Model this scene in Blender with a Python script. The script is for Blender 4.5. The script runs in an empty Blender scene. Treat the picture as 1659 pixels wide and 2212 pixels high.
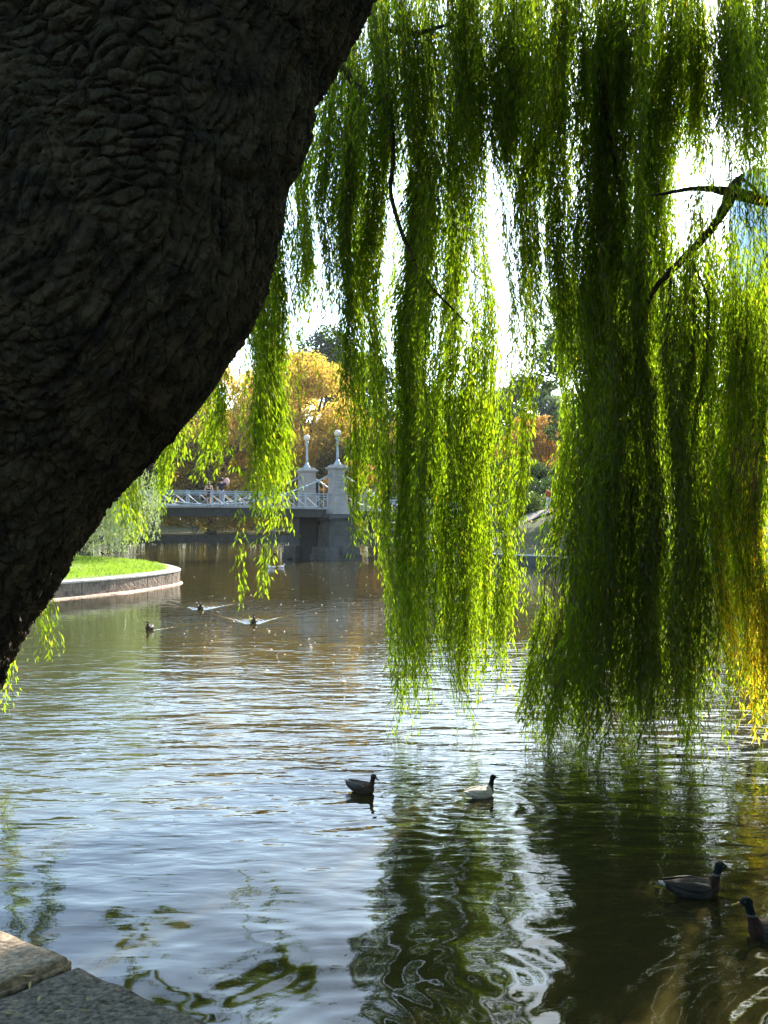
import bpy, bmesh, math, random
import numpy as np
from mathutils import Vector, noise as mnoise
R = math.radians
scn = bpy.context.scene
col = scn.collection
random.seed(7)
rng = np.random.default_rng(11)

# ---------------------------------------------------------------- camera, sky, sun, exposure
CAMH = 2.8
cam_d = bpy.data.cameras.new("camera")
cam = bpy.data.objects.new("camera", cam_d); col.objects.link(cam)
cam.location = (0, 0, CAMH); cam.rotation_euler = (R(90), 0, 0)
cam_d.sensor_fit = 'VERTICAL'; cam_d.sensor_height = 36; cam_d.lens = 35
cam_d.shift_y = 0.0041; cam_d.clip_start = 0.05; cam_d.clip_end = 8000
scn.camera = cam
SUN_AZ, SUN_EL = 27, 36.5
world = bpy.data.worlds.new("World"); scn.world = world; world.use_nodes = True
wn = world.node_tree.nodes; wl = world.node_tree.links
sky = wn.new('ShaderNodeTexSky'); sky.sky_type = 'NISHITA'; sky.sun_disc = False
sky.sun_elevation = R(SUN_EL); sky.sun_rotation = R(SUN_AZ)
sky.dust_density = 1.0; sky.air_density = 1.0; sky.ozone_density = 0.6
wn['Background'].inputs['Strength'].default_value = 0.12
wt_ = wn.new('ShaderNodeMix'); wt_.data_type = 'RGBA'; wt_.blend_type = 'MULTIPLY'; wt_.inputs[0].default_value = 1; wt_.inputs[7].default_value = (.90, 1.0, 1.0, 1)
wl.new(sky.outputs[0], wt_.inputs[6]); wl.new(wt_.outputs[2], wn['Background'].inputs[0])
sl = bpy.data.lights.new("sun", 'SUN'); sl.energy = 3.7; sl.angle = R(0.5); sl.color = (1.0, 0.93, 0.80)
so = bpy.data.objects.new("sun", sl); col.objects.link(so)
sd = Vector((math.sin(R(SUN_AZ))*math.cos(R(SUN_EL)), math.cos(R(SUN_AZ))*math.cos(R(SUN_EL)), math.sin(R(SUN_EL))))
so.rotation_euler = sd.to_track_quat('Z', 'Y').to_euler()
scn.view_settings.view_transform = 'Standard'; scn.view_settings.look = 'None'
scn.view_settings.gamma = 1.0; scn.view_settings.exposure = 2.3
scn.render.resolution_x = 768; scn.render.resolution_y = 1024
scn.render.engine = 'CYCLES'

F = 2151.0; U0 = 829.5; V0 = 1115.0
def P(u, v, d):      # a sighted direction and a distance to a place in the world
    return Vector(((u-U0)/F*d, d, CAMH-(v-V0)/F*d))
def onwater(u, v, z=0.0):
    d = (CAMH-z)*F/(v-V0); return Vector(((u-U0)/F*d, d, z))

# ---------------------------------------------------------------- materials
def newmat(name):
    m = bpy.data.materials.new(name); m.use_nodes = True
    nt = m.node_tree; nt.nodes.clear()
    out = nt.nodes.new('ShaderNodeOutputMaterial')
    return m, nt, out
def rgba(c): return (c[0], c[1], c[2], 1)
def mat(name, c1, c2=None, scale=3.0, rough=0.8, bump=0.0, bscale=None, stretch=(1,1,1), metal=0.0, spec=0.3, detail=6):
    m, nt, out = newmat(name); N = nt.nodes.new; L = nt.links.new
    b = N('ShaderNodeBsdfPrincipled'); L(b.outputs[0], out.inputs[0])
    b.inputs['Roughness'].default_value = rough; b.inputs['Metallic'].default_value = metal
    b.inputs['Specular IOR Level'].default_value = spec
    tc = N('ShaderNodeTexCoord'); mp = N('ShaderNodeMapping'); mp.inputs['Scale'].default_value = stretch
    L(tc.outputs['Object'], mp.inputs[0])
    if c2 is None: c2 = tuple(x*0.7 for x in c1)
    n = N('ShaderNodeTexNoise'); n.inputs['Scale'].default_value = scale; n.inputs['Detail'].default_value = detail
    n.inputs['Roughness'].default_value = 0.6
    L(mp.outputs[0], n.inputs['Vector'])
    r = N('ShaderNodeValToRGB'); r.color_ramp.elements[0].position = 0.35; r.color_ramp.elements[1].position = 0.65
    r.color_ramp.elements[0].color = rgba(c2); r.color_ramp.elements[1].color = rgba(c1)
    L(n.outputs['Fac'], r.inputs[0]); L(r.outputs[0], b.inputs['Base Color'])
    if bump:
        n2 = N('ShaderNodeTexNoise'); n2.inputs['Scale'].default_value = bscale or scale*4; n2.inputs['Detail'].default_value = 8
        L(mp.outputs[0], n2.inputs['Vector'])
        bp = N('ShaderNodeBump'); bp.inputs['Strength'].default_value = 1.0; bp.inputs['Distance'].default_value = bump
        L(n2.outputs['Fac'], bp.inputs['Height']); L(bp.outputs[0], b.inputs['Normal'])
    return m
def leafmat(name, stops, trans=0.55, tgain=1.5, gloss=0.05, dmul=1.0):
    m, nt, out = newmat(name); N = nt.nodes.new; L = nt.links.new
    at = N('ShaderNodeAttribute'); at.attribute_name = 'tint'
    r = N('ShaderNodeValToRGB')
    els = r.color_ramp.elements
    while len(els) < len(stops): els.new(0.5)
    for e, (p, c) in zip(els, stops): e.position = p; e.color = rgba(c)
    L(at.outputs['Fac'], r.inputs[0])
    df = N('ShaderNodeBsdfDiffuse'); tr = N('ShaderNodeBsdfTranslucent'); gl = N('ShaderNodeBsdfGlossy')
    dm = N('ShaderNodeMix'); dm.data_type = 'RGBA'; dm.blend_type = 'MULTIPLY'; dm.inputs[0].default_value = 1; dm.inputs[7].default_value = (dmul, dmul, dmul, 1)
    L(r.outputs[0], dm.inputs[6]); L(dm.outputs[2], df.inputs[0])
    mul = N('ShaderNodeMix'); mul.data_type = 'RGBA'; mul.blend_type = 'MULTIPLY'; mul.inputs[0].default_value = 1
    mul.inputs[7].default_value = (tgain, tgain, tgain*0.5, 1)
    L(r.outputs[0], mul.inputs[6]); L(mul.outputs[2], tr.inputs[0])
    gl.inputs['Roughness'].default_value = 0.35; gl.inputs[0].default_value = (1, 1, 1, 1)
    mx = N('ShaderNodeMixShader'); mx.inputs[0].default_value = trans
    L(df.outputs[0], mx.inputs[1]); L(tr.outputs[0], mx.inputs[2])
    m2 = N('ShaderNodeMixShader'); m2.inputs[0].default_value = gloss
    L(mx.outputs[0], m2.inputs[1]); L(gl.outputs[0], m2.inputs[2]); L(m2.outputs[0], out.inputs[0])
    return m

M = {}
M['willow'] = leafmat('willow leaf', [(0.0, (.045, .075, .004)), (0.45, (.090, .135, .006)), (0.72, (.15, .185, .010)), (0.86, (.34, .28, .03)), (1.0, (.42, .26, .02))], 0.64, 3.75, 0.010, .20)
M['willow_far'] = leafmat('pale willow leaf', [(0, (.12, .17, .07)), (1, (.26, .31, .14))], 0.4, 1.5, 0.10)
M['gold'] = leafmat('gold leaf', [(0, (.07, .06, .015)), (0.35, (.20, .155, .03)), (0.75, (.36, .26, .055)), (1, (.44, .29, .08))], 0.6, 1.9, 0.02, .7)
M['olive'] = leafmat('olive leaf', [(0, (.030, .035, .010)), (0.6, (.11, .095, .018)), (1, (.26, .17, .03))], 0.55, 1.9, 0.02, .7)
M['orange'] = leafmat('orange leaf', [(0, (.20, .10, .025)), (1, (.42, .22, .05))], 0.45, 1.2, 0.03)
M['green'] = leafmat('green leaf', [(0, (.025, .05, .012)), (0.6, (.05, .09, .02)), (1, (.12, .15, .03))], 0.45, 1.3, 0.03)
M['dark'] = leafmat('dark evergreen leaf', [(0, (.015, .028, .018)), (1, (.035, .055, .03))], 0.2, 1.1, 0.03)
M['greygreen'] = leafmat('grey green leaf', [(0, (.05, .08, .045)), (1, (.12, .16, .08))], 0.4, 1.3, 0.03)
M['bark_far'] = mat('grey bark', (.10, .085, .07), (.05, .04, .035), 2.0, 0.9, 0.03, 8, (1, 1, .3))
M['twig'] = mat('willow twig', (.14, .08, .03), (.08, .05, .02), 5, 0.7)
M['granite'] = mat('pylon granite', (.34, .295, .265), (.25, .22, .20), 1.4, 0.85, 0.01, 25)
M['pierstone'] = mat('pier stone', (.082, .076, .066), (.038, .035, .030), 1.1, 0.8, 0.02, 12)
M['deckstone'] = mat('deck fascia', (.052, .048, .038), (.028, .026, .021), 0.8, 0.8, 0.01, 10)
M['whitepaint'] = mat('pale blue white paint', (.36, .41, .43), (.28, .32, .34), 3, 0.45)
M['globe'] = mat('frosted globe', (.66, .55, .42), (.62, .51, .39), 1.5, 0.35, spec=0.5)
M['skin'] = mat('skin', (.62, .36, .27), (.55, .31, .23), 4, 0.55)
M['webstone'] = mat('shade dark stone', (.028, .027, .024), (.015, .015, .013), 1.1, 0.9, 0.02, 12)  # shade under the deck put into a darker stone colour
M['black'] = mat('black cloth', (.012, .012, .016), None, 8, 0.9)
M['navy'] = mat('dark blue cloth', (.02, .024, .035), None, 8, 0.9)
M['greycloth'] = mat('pale grey cloth', (.34, .36, .42), None, 8, 0.9)
M['whitecloth'] = mat('white cloth', (.72, .70, .72), None, 8, 0.9)
M['redcloth'] = mat('red cloth', (.50, .04, .03), None, 8, 0.9)
M['rust'] = mat('rust cloth', (.28, .07, .03), None, 8, 0.9)
M['pink'] = mat('pink cloth', (.85, .45, .38), None, 8, 0.8)
M['brownhair'] = mat('brown hair', (.14, .055, .025), None, 12, 0.6)
M['darkhair'] = mat('dark hair', (.015, .011, .01), None, 12, 0.6)

# ---------------------------------------------------------------- helpers
def setp(o, label=None, cat=None, group=None, kind=None):
    if label: o['label'] = label
    if cat: o['category'] = cat
    if group: o['group'] = group
    if kind: o['kind'] = kind
    return o
def empty(name, loc, label, cat, group=None, rz=0):
    o = bpy.data.objects.new(name, None); col.objects.link(o)
    o.location = loc; o.rotation_euler = (0, 0, rz); o.empty_display_size = 0.2
    return setp(o, label, cat, group)
def link(name, me, m, parent=None, smooth=False, world=True):
    """world=True: mesh coordinates are world ones and are moved into the parent's frame"""
    o = bpy.data.objects.new(name, me); col.objects.link(o)
    if isinstance(m, (list, tuple)):
        for q in m: me.materials.append(q)
    elif m: me.materials.append(m)
    if parent:
        o.parent = parent
        if world:
            o.matrix_parent_inverse = parent_matrix(parent).inverted()
        o['_w'] = 1 if world else 0
    if smooth:
        me.polygons.foreach_set('use_smooth', [True]*len(me.polygons))
    return o
def parent_matrix(p):
    from mathutils import Matrix, Euler
    if p.parent is None:
        return Matrix.Translation(p.location) @ p.rotation_euler.to_matrix().to_4x4() @ Matrix.Diagonal((*p.scale, 1))
    return Matrix.Identity(4) if p.get('_w') else parent_matrix(p.parent)
def npmesh(name, V, Fq, attr=None):
    """V (n,3) verts; Fq (m,k) faces all of k corners"""
    me = bpy.data.meshes.new(name)
    V = np.asarray(V, dtype=np.float32); Fq = np.asarray(Fq, dtype=np.int32)
    n, m, k = len(V), len(Fq), Fq.shape[1]
    me.vertices.add(n); me.vertices.foreach_set('co', V.ravel())
    me.loops.add(m*k); me.loops.foreach_set('vertex_index', Fq.ravel())
    me.polygons.add(m); me.polygons.foreach_set('loop_start', np.arange(0, m*k, k, dtype=np.int32))
    me.polygons.foreach_set('loop_total', np.full(m, k, dtype=np.int32))
    if attr is not None:
        a = me.attributes.new('tint', 'FLOAT', 'POINT'); a.data.foreach_set('value', np.asarray(attr, dtype=np.float32))
    me.update(calc_edges=True); me.validate()
    return me
class MB:
    def __init__(s): s.v = []; s.f = []
    def add(s, vs, fs):
        b = len(s.v); s.v += [tuple(v) for v in vs]; s.f += [tuple(b+i for i in f) for f in fs]
    def frame(s, o, ax, ay, az, x0, x1, y0, y1, z0, z1, taper=None):
        """box in a frame (origin o, axes); taper=(tx,ty) scales the top"""
        cx, cy = (x0+x1)/2, (y0+y1)/2
        vs = []
        for z, t in ((z0, (1, 1)), (z1, taper or (1, 1))):
            for x, y in ((x0, y0), (x1, y0), (x1, y1), (x0, y1)):
                X = cx+(x-cx)*t[0]; Y = cy+(y-cy)*t[1]
                vs.append(Vector(o)+ax*X+ay*Y+az*z)
        s.add(vs, [(3, 2, 1, 0), (4, 5, 6, 7), (0, 1, 5, 4), (1, 2, 6, 5), (2, 3, 7, 6), (3, 0, 4, 7)])
    def box(s, x0, x1, y0, y1, z0, z1, taper=None):
        s.frame((0, 0, 0), Vector((1, 0, 0)), Vector((0, 1, 0)), Vector((0, 0, 1)), x0, x1, y0, y1, z0, z1, taper)
    def tube(s, pts, rad, n=6, cap=True, flat=None):
        pts = [Vector(p) for p in pts]; k = len(pts)
        if not hasattr(rad, '__len__'): rad = [rad]*k
        rings = []; prev = None
        for i, p in enumerate(pts):
            t = (pts[min(i+1, k-1)]-pts[max(i-1, 0)]).normalized()
            if prev is None:
                a = Vector((0, 0, 1)) if abs(t.z) < 0.9 else Vector((0, 1, 0))
                e1 = t.cross(a).normalized()
            else: e1 = (prev-t*prev.dot(t)).normalized()
            prev = e1; e2 = t.cross(e1)
            r = rad[i]; rx, ry = (r if hasattr(r, '__len__') else (r, r))
            rings.append([p+e1*rx*math.cos(2*math.pi*j/n)+e2*ry*math.sin(2*math.pi*j/n) for j in range(n)])
        vs = [v for r in rings for v in r]; fs = []
        for i in range(k-1):
            for j in range(n):
                a = i*n+j; b = i*n+(j+1) % n
                fs.append((a, b, b+n, a+n))
        if cap: fs += [tuple(range(n))[::-1], tuple((k-1)*n+j for j in range(n))]
        s.add(vs, fs)
    def lathe(s, c, prof, n=16):
        c = Vector(c); vs = []
        for r, z in prof:
            for j in range(n):
                vs.append(c+Vector((r*math.cos(2*math.pi*j/n), r*math.sin(2*math.pi*j/n), z)))
        fs = []
        for i in range(len(prof)-1):
            for j in range(n):
                a = i*n+j; b = i*n+(j+1) % n
                fs.append((a, b, b+n, a+n))
        fs += [tuple(range(n))[::-1], tuple((len(prof)-1)*n+j for j in range(n))]
        s.add(vs, fs)
    def sphere(s, c, r, n=16, m=10, sc=(1, 1, 1)):
        prof = []
        c = Vector(c); vs = []
        for i in range(1, m):
            a = math.pi*i/m
            for j in range(n):
                b = 2*math.pi*j/n
                vs.append(c+Vector((r*sc[0]*math.sin(a)*math.cos(b), r*sc[1]*math.sin(a)*math.sin(b), -r*sc[2]*math.cos(a))))
        vs += [c+Vector((0, 0, -r*sc[2])), c+Vector((0, 0, r*sc[2]))]
        fs = []
        for i in range(m-2):
            for j in range(n):
                a = i*n+j; b = i*n+(j+1) % n
                fs.append((a, b, b+n, a+n))
        lo = (m-1)*n; hi = lo+1
        for j in range(n):
            fs.append((lo, (j+1) % n, j)); fs.append((hi, (m-2)*n+j, (m-2)*n+(j+1) % n))
        s.add(vs, fs)
    def mesh(s, name):
        me = bpy.data.meshes.new(name); me.from_pydata(s.v, [], s.f); me.update(); return me
    def build(s, name, m, parent=None, smooth=False, world=True):
        return link(name, s.mesh(name), m, parent, smooth, world)
def bevel(o, w=0.01, seg=2):
    b = o.modifiers.new('bevel', 'BEVEL'); b.width = w; b.segments = seg; b.limit_method = 'ANGLE'
    return o

# ---------------------------------------------------------------- water
def wave_height(X, Y):
    H = np.zeros_like(X)
    r2 = np.random.default_rng(5)
    for i in range(34):
        lam = 0.22*(1.35**(i % 8))*r2.uniform(.85, 1.15)
        ang = r2.normal(0, 0.75)+math.pi/2
        k = 2*math.pi/lam
        amp = lam*0.0011*r2.uniform(.5, 1.2)
        H += amp*np.sin(k*(X*math.cos(ang)+Y*math.sin(ang))+r2.uniform(0, 6.28)+0.9*np.sin(.9*X+.5*Y+i)+0.7*np.sin(1.7*Y-1.1*X+2*i))
    # patches of calm and of ruffled water
    mod = 0.75+0.35*np.sin(X*.33+1.0+.6*np.sin(Y*.4))*np.sin(Y*.27+.5*np.sin(X*.5))
    return H*mod*(.16+.84*np.clip((19-Y)/9, 0, 1))*(1+.35*np.clip((9-Y)/3, 0, 1))
WAKES = []      # (x, y, heading, strength, size)
RINGS = []
def add_wakes(X, Y, H):
    for (x, y, h, s, sz) in WAKES:
        dx, dy = X-x, Y-y
        f = dx*math.cos(h)+dy*math.sin(h); g = -dx*math.sin(h)+dy*math.cos(h)
        back = -f
        for sg in (-1, 1):
            d = (g*sg-back*0.42)*0.92
            env = np.exp(-np.clip(back, 0, None)/(1.3*sz))*(1/(1+np.exp(-back/0.03)))
            H += s*0.009*env*np.exp(-(d/(.11*sz))**2)*np.cos(d/(.045*sz))
        inside = np.exp(-(g/(0.25+0.35*np.clip(back, 0, None)))**2)*np.exp(-np.clip(back, 0, None)/(1.3*sz))*(1/(1+np.exp(-back/0.05)))
        H += s*0.0022*inside*np.cos(back*2*math.pi/(.17*sz))
    for (x, y, s, r0, rw) in RINGS:
        rr = np.hypot(X-x, Y-y)
        H += s*0.0022*np.exp(-((rr-r0)/rw)**2)*np.cos(rr*2*math.pi/.2)
    return H
duckA = onwater(782, 1712); duckB = onwater(1040, 1722); duckC = onwater(1502, 1935); duckD = onwater(1660, 2030)
small = [onwater(433, 1316), onwater(547, 1346), onwater(323, 1361)]
WAKES += [(duckA.x+.1, duckA.y, R(-25), .35, .7), (duckB.x, duckB.y, R(50), .8, .7), (duckC.x+.15, duckC.y, R(5), 1.1, .8), (duckD.x-.1, duckD.y, R(175), .6, .8)]
WAKES += [(small[0].x, small[0].y-.15, R(-86), 4.0, 1.5), (small[1].x, small[1].y-.15, R(-84), 3.6, 1.2), (small[2].x, small[2].y-.15, R(-95), 1.3, .9)]
spl = onwater(1432, 1925)
RINGS += [(duckB.x-.1, duckB.y-.3, 1.2, .7, .7), (2.6, 5.2, 1.3, .8, .7), (-.2, 5.4, .9, .5, .7), (.6, 6.0, .8, .4, .5), (-1.0, 6.2, .5, .4, .6), (duckA.x, duckA.y, .5, .9, .7), (spl.x, spl.y, 1.2, .1, .2), (duckB.x-.05, duckB.y-.12, .7, .1, .25)]
xs = np.concatenate([[-4000, -900, -200, -60, -30, -20], np.linspace(-13, 9, 520), [16, 30, 60, 200, 900, 4000]])
yb = [3.3]
while yb[-1] < 37: yb.append(yb[-1]+0.020+0.0014*yb[-1])
ys = np.concatenate([[-4000, -600, -100, -30, -8, 0], yb, [44, 60, 100, 200, 700, 4000]])
XX, YY = np.meshgrid(xs, ys)
H = add_wakes(XX, YY, wave_height(XX, YY))
fade = np.clip((XX+13)/3, 0, 1)*np.clip((9-XX)/2, 0, 1)*np.clip((YY-3.3)/.3, 0, 1)*np.clip((37-YY)/8, 0, 1)
H *= fade
ny, nx = XX.shape
idx = np.arange(nx*ny).reshape(ny, nx)
Fq = np.stack([idx[:-1, :-1], idx[:-1, 1:], idx[1:, 1:], idx[1:, :-1]], -1).reshape(-1, 4)
me = npmesh('water', np.stack([XX, YY, H], -1).reshape(-1, 3), Fq)
mw, nt, out = newmat('pond water'); N = nt.nodes.new; L = nt.links.new
b = N('ShaderNodeBsdfPrincipled'); L(b.outputs[0], out.inputs[0])
b.inputs['Roughness'].default_value = 0.02; b.inputs['IOR'].default_value = 1.37
tc = N('ShaderNodeTexCoord')
nz = N('ShaderNodeTexNoise'); nz.inputs['Scale'].default_value = 0.25; nz.inputs['Detail'].default_value = 3
L(tc.outputs['Object'], nz.inputs['Vector'])
cr = N('ShaderNodeValToRGB'); cr.color_ramp.elements[0].color = (.025, .021, .007, 1); cr.color_ramp.elements[1].color = (.036, .030, .010, 1)
L(nz.outputs['Fac'], cr.inputs[0]); L(cr.outputs[0], b.inputs['Base Color'])
def wnoise(scale, st, detail):
    mp = N('ShaderNodeMapping'); mp.inputs['Scale'].default_value = st; L(tc.outputs['Object'], mp.inputs[0])
    n = N('ShaderNodeTexNoise'); n.inputs['Scale'].default_value = scale; n.inputs['Detail'].default_value = detail
    n.inputs['Roughness'].default_value = 0.45; n.inputs['Distortion'].default_value = 0.4
    L(mp.outputs[0], n.inputs['Vector']); return n.outputs['Fac']
n1 = wnoise(3.2, (.55, 1.5, 1), 2); n2 = wnoise(1.1, (.6, 1.3, 1), 1)
# wind ruffles grow away from the bank
sx = N('ShaderNodeSeparateXYZ'); L(tc.outputs['Object'], sx.inputs[0])
mr = N('ShaderNodeMapRange'); mr.inputs['From Min'].default_value = 4.8; mr.inputs['From Max'].default_value = 12
mr.inputs['To Min'].default_value = 0.03; mr.inputs['To Max'].default_value = 1.0
L(sx.outputs['Y'], mr.inputs['Value'])
mrb = N('ShaderNodeMapRange'); mrb.inputs['From Min'].default_value = 13; mrb.inputs['From Max'].default_value = 24
mrb.inputs['To Min'].default_value = 1.0; mrb.inputs['To Max'].default_value = 0.16
L(sx.outputs['Y'], mrb.inputs['Value'])
npatch = N('ShaderNodeTexNoise'); npatch.inputs['Scale'].default_value = .16; L(tc.outputs['Object'], npatch.inputs['Vector'])
mr2 = N('ShaderNodeMapRange'); mr2.inputs['From Min'].default_value = .35; mr2.inputs['From Max'].default_value = .65
mr2.inputs['To Min'].default_value = .55; mr2.inputs['To Max'].default_value = 1.2; L(npatch.outputs['Fac'], mr2.inputs['Value'])
def math_(op, a, bb):
    q = N('ShaderNodeMath'); q.operation = op
    for i, x in enumerate((a, bb)):
        if isinstance(x, (int, float)): q.inputs[i].default_value = x
        else: L(x, q.inputs[i])
    return q.outputs[0]
n3 = wnoise(8.0, (.7, 1.4, 1), 2)
hsum = math_('ADD', math_('MULTIPLY', n3, 0.006), math_('ADD', math_('MULTIPLY', n1, 0.034), math_('MULTIPLY', n2, 0.05)))
hh = math_('MULTIPLY', math_('MULTIPLY', math_('MULTIPLY', hsum, mr.outputs[0]), mrb.outputs[0]), mr2.outputs[0])
bp = N('ShaderNodeBump'); bp.inputs['Distance'].default_value = 1.0; bp.inputs['Strength'].default_value = 1.0
L(hh, bp.inputs['Height']); L(bp.outputs[0], b.inputs['Normal'])
setp(link('water', me, mw, smooth=True), kind='structure')

# ---------------------------------------------------------------- ground round the pond
C0 = Vector((-10, 50, 0))
shore = [(-2.9, 6.2), (-1.69, 5.30), (-.76, 4.66), (.6, 3.7), (5, 1.5), (14, -1), (30, -2), (48, 2), (60, 20), (52, 33), (36, 41), (24, 47), (15, 52.5), (8, 57), (4, 63), (1.5, 66.5), (2.3, 75), (2.6, 85),
         (0, 104), (-7, 113), (-15, 117), (-28, 116), (-45, 108), (-60, 92), (-64, 70), (-60, 45), (-48, 25), (-30, 14), (-16, 10.5), (-8, 8.8), (-5, 7.6)]
def subdiv(poly, step):
    o = []
    for i in range(len(poly)):
        a = Vector((*poly[i], 0)); bb = Vector((*poly[(i+1) % len(poly)], 0))
        n = max(1, int((bb-a).length/step))
        for k in range(n): o.append(a.lerp(bb, k/n))
    return o
def catmull(poly, n=6, closed=True):
    o = []; k = len(poly)
    for i in range(k if closed else k-1):
        p = [Vector((*poly[(i+j) % k][:2], 0)) if closed else Vector((*poly[min(max(i+j, 0), k-1)][:2], 0)) for j in (-1, 0, 1, 2)]
        for q in range(n):
            t = q/n
            o.append(.5*((2*p[1])+(-p[0]+p[2])*t+(2*p[0]-5*p[1]+4*p[2]-p[3])*t*t+(-p[0]+3*p[1]-3*p[2]+p[3])*t*t*t))
    return o
sh = catmull(shore, 6)
def ground_h(x, y, off):
    h = 0.55+0.9*(1-math.exp(-off/25.0))
    h += 2.55*math.exp(-(((x-16)/8.5)**2+((y-75)/8.0)**2)**1.5)*min(1, off/5.0)
    if y < 30:
        h = 0.27+0.85*min(1, max(0, off-2.3)/4.0)
    return h+0.05*mnoise.noise(Vector((x*.4, y*.4, 0)))*min(1, off)
offs = [0.25, .6, 1.2, 2, 3, 4.5, 6, 8, 11, 15, 20, 28, 40, 60, 100, 250, 1000, 5000]
vs = []; fs = []; ns = len(sh)
for p in sh:
    d = (p-C0).normalized()
    vs.append((p.x+d.x*.25, p.y+d.y*.25, -1.2))
    for o_ in offs:
        q = p+d*o_; vs.append((q.x, q.y, ground_h(q.x, q.y, o_)))
k = len(offs)+1
for i in range(ns):
    j = (i+1) % ns
    for a in range(k-1): fs.append((i*k+a, j*k+a, j*k+a+1, i*k+a+1))
me = bpy.data.meshes.new('ground'); me.from_pydata(vs, [], fs); me.update()
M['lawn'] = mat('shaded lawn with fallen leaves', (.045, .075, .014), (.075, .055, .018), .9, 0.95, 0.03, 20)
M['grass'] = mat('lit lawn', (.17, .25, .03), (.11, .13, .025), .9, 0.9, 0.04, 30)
M['soil'] = mat('dark mossy soil', (.030, .032, .014), (.010, .009, .006), 14, 0.95, 0.05, 24)
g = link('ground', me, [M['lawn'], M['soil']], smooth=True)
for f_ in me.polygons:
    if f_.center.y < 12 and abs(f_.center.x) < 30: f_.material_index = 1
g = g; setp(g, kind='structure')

# stone edging round the pond
def edging(name, pts, z0, z1, w, m, label, block=1.6, coping=None, out=None):
    """a wall of butted blocks along an open line; the land is on the left of the line"""
    root = empty(name, pts[0], label, 'retaining wall')
    mb = MB(); mc = MB()
    pl = [Vector((p[0], p[1], 0)) for p in pts]
    seg = []
    for a, bb in zip(pl[:-1], pl[1:]):
        n = max(1, round((bb-a).length/block))
        for q in range(n): seg.append((a.lerp(bb, q/n), a.lerp(bb, (q+1)/n)))
    z = Vector((0, 0, 1)); run = 0; g0 = .012; ja = 0
    for a, bb in seg:
        L_ = (bb-a).length; ax = (bb-a).normalized(); ay = z.cross(ax)
        run += L_; g1 = 0
        if run > block*.9: g1 = .014; run = 0
        mb.frame(a, ax, ay, z, g0, L_-g1, ja, w, z0, z1)
        if coping: mc.frame(a, ax, ay, z, .004, L_-.004, -coping[0]+ja, w+.25, z1+.002, z1+coping[1]+ja*.5)
        g0 = g1
        if g1: ja = random.uniform(-.015, .02)
    o = mb.build('block_course', m[0], root); bevel(o, .015)
    if coping: o = mc.build('coping', m[1], root); bevel(o, .02)
    return root
M['wallstone'] = mat('rough wall stone', (.26, .20, .15), (.10, .075, .055), 2.6, 0.95, 0.08, 9)
M['coping'] = mat('pale coping stone', (.55, .50, .44), (.42, .38, .33), 3, 0.85, .01, 40)
M['greystone'] = mat('grey edging stone', (.085, .085, .078), (.05, .05, .045), 2, 0.85, 0.02, 20)
def shore_part(cond):
    return [p for p in sh if cond(p)]
right_line = [p for p in sh if p.y > 45 and p.x > 1.0 and p.y < 90]
right_line.sort(key=lambda p: math.atan2(p.y-50, p.x+10))
edging('retaining_wall', right_line[::-1][::1], -.3, .52, .4, (M['greystone'], M['coping']), 'grey stone pond edge on the far right bank right of the bridge pier', 2.2, (.03, .07))
far_line = [p for p in sh if p.y > 90 and p.x < 3 and p.x > -50]
far_line.sort(key=lambda p: math.atan2(p.y-50, p.x+10))
edging('retaining_wall', far_line[::-1], -.3, .5, .4, (M['greystone'], M['greystone']), 'low dark stone pond edge on the far shore seen under the bridge deck', 3.0, (.03, .07))

# path on the right bank leading onto the bridge, and one along the far lawn
def sheet(name, line, w, m, dz=.012, kind='structure'):
    vs = []; fs = []
    for i, p in enumerate(line):
        a = Vector(line[max(i-1, 0)]); c = Vector(line[min(i+1, len(line)-1)]); t = (c-a); t.z = 0; t.normalize()
        n = Vector((-t.y, t.x, 0))
        for s in (-1, -.33, .33, 1):
            q = Vector(p)+n*s*w/2
            off = near_off(q)
            vs.append((q.x, q.y, ground_h(q.x, q.y, off)+dz))
    for i in range(len(line)-1):
        for s in range(3): fs.append((i*4+s, i*4+s+1, i*4+s+5, i*4+s+4))
    me = bpy.data.meshes.new(name); me.from_pydata(vs, [], fs); me.update()
    o = link(name, me, m); 
    return setp(o, kind=kind)
def near_off(q):
    d = (Vector((q.x, q.y, 0))-C0); ang = math.atan2(d.y, d.x)
    best = min(sh, key=lambda p: abs(((math.atan2(p.y-C0.y, p.x-C0.x)-ang+math.pi) % (2*math.pi))-math.pi))
    return max(0.25, d.length-(best-C0).length)
M['path'] = mat('pale path', (.24, .21, .18), (.17, .15, .13), 2, 0.95)
sheet('path', [Vector((x, 86+.35*(x-3), 0)) for x in np.linspace(3.5, 14, 12)], 2.2, M['path'], .03)
sheet('path', [Vector((9.5+.8*i, 72.3+.4*i, 0)) for i in range(12)], 2.2, M['path'], .06)

# ---------------------------------------------------------------- the grassy point on the left
pt = [(-16.5, 24), (-12.5, 30.0), (-11.1, 33.1), (-10.05, 35.2), (-9.25, 37.2), (-8.75, 39.2), (-8.5, 41.0), (-8.75, 42.6), (-9.9, 45.6), (-11.6, 48.4), (-13.9, 51), (-17, 53.0), (-24, 55.5), (-38, 58)]
pc = catmull(pt, 5, closed=False)+[Vector((-38, 58, 0))]
root = edging('retaining_wall', pc, -.3, .5, .35, (M['wallstone'], M['coping']), 'curved block wall with pale coping round the lit grass point', 1.9, (.03, .085))
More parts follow.
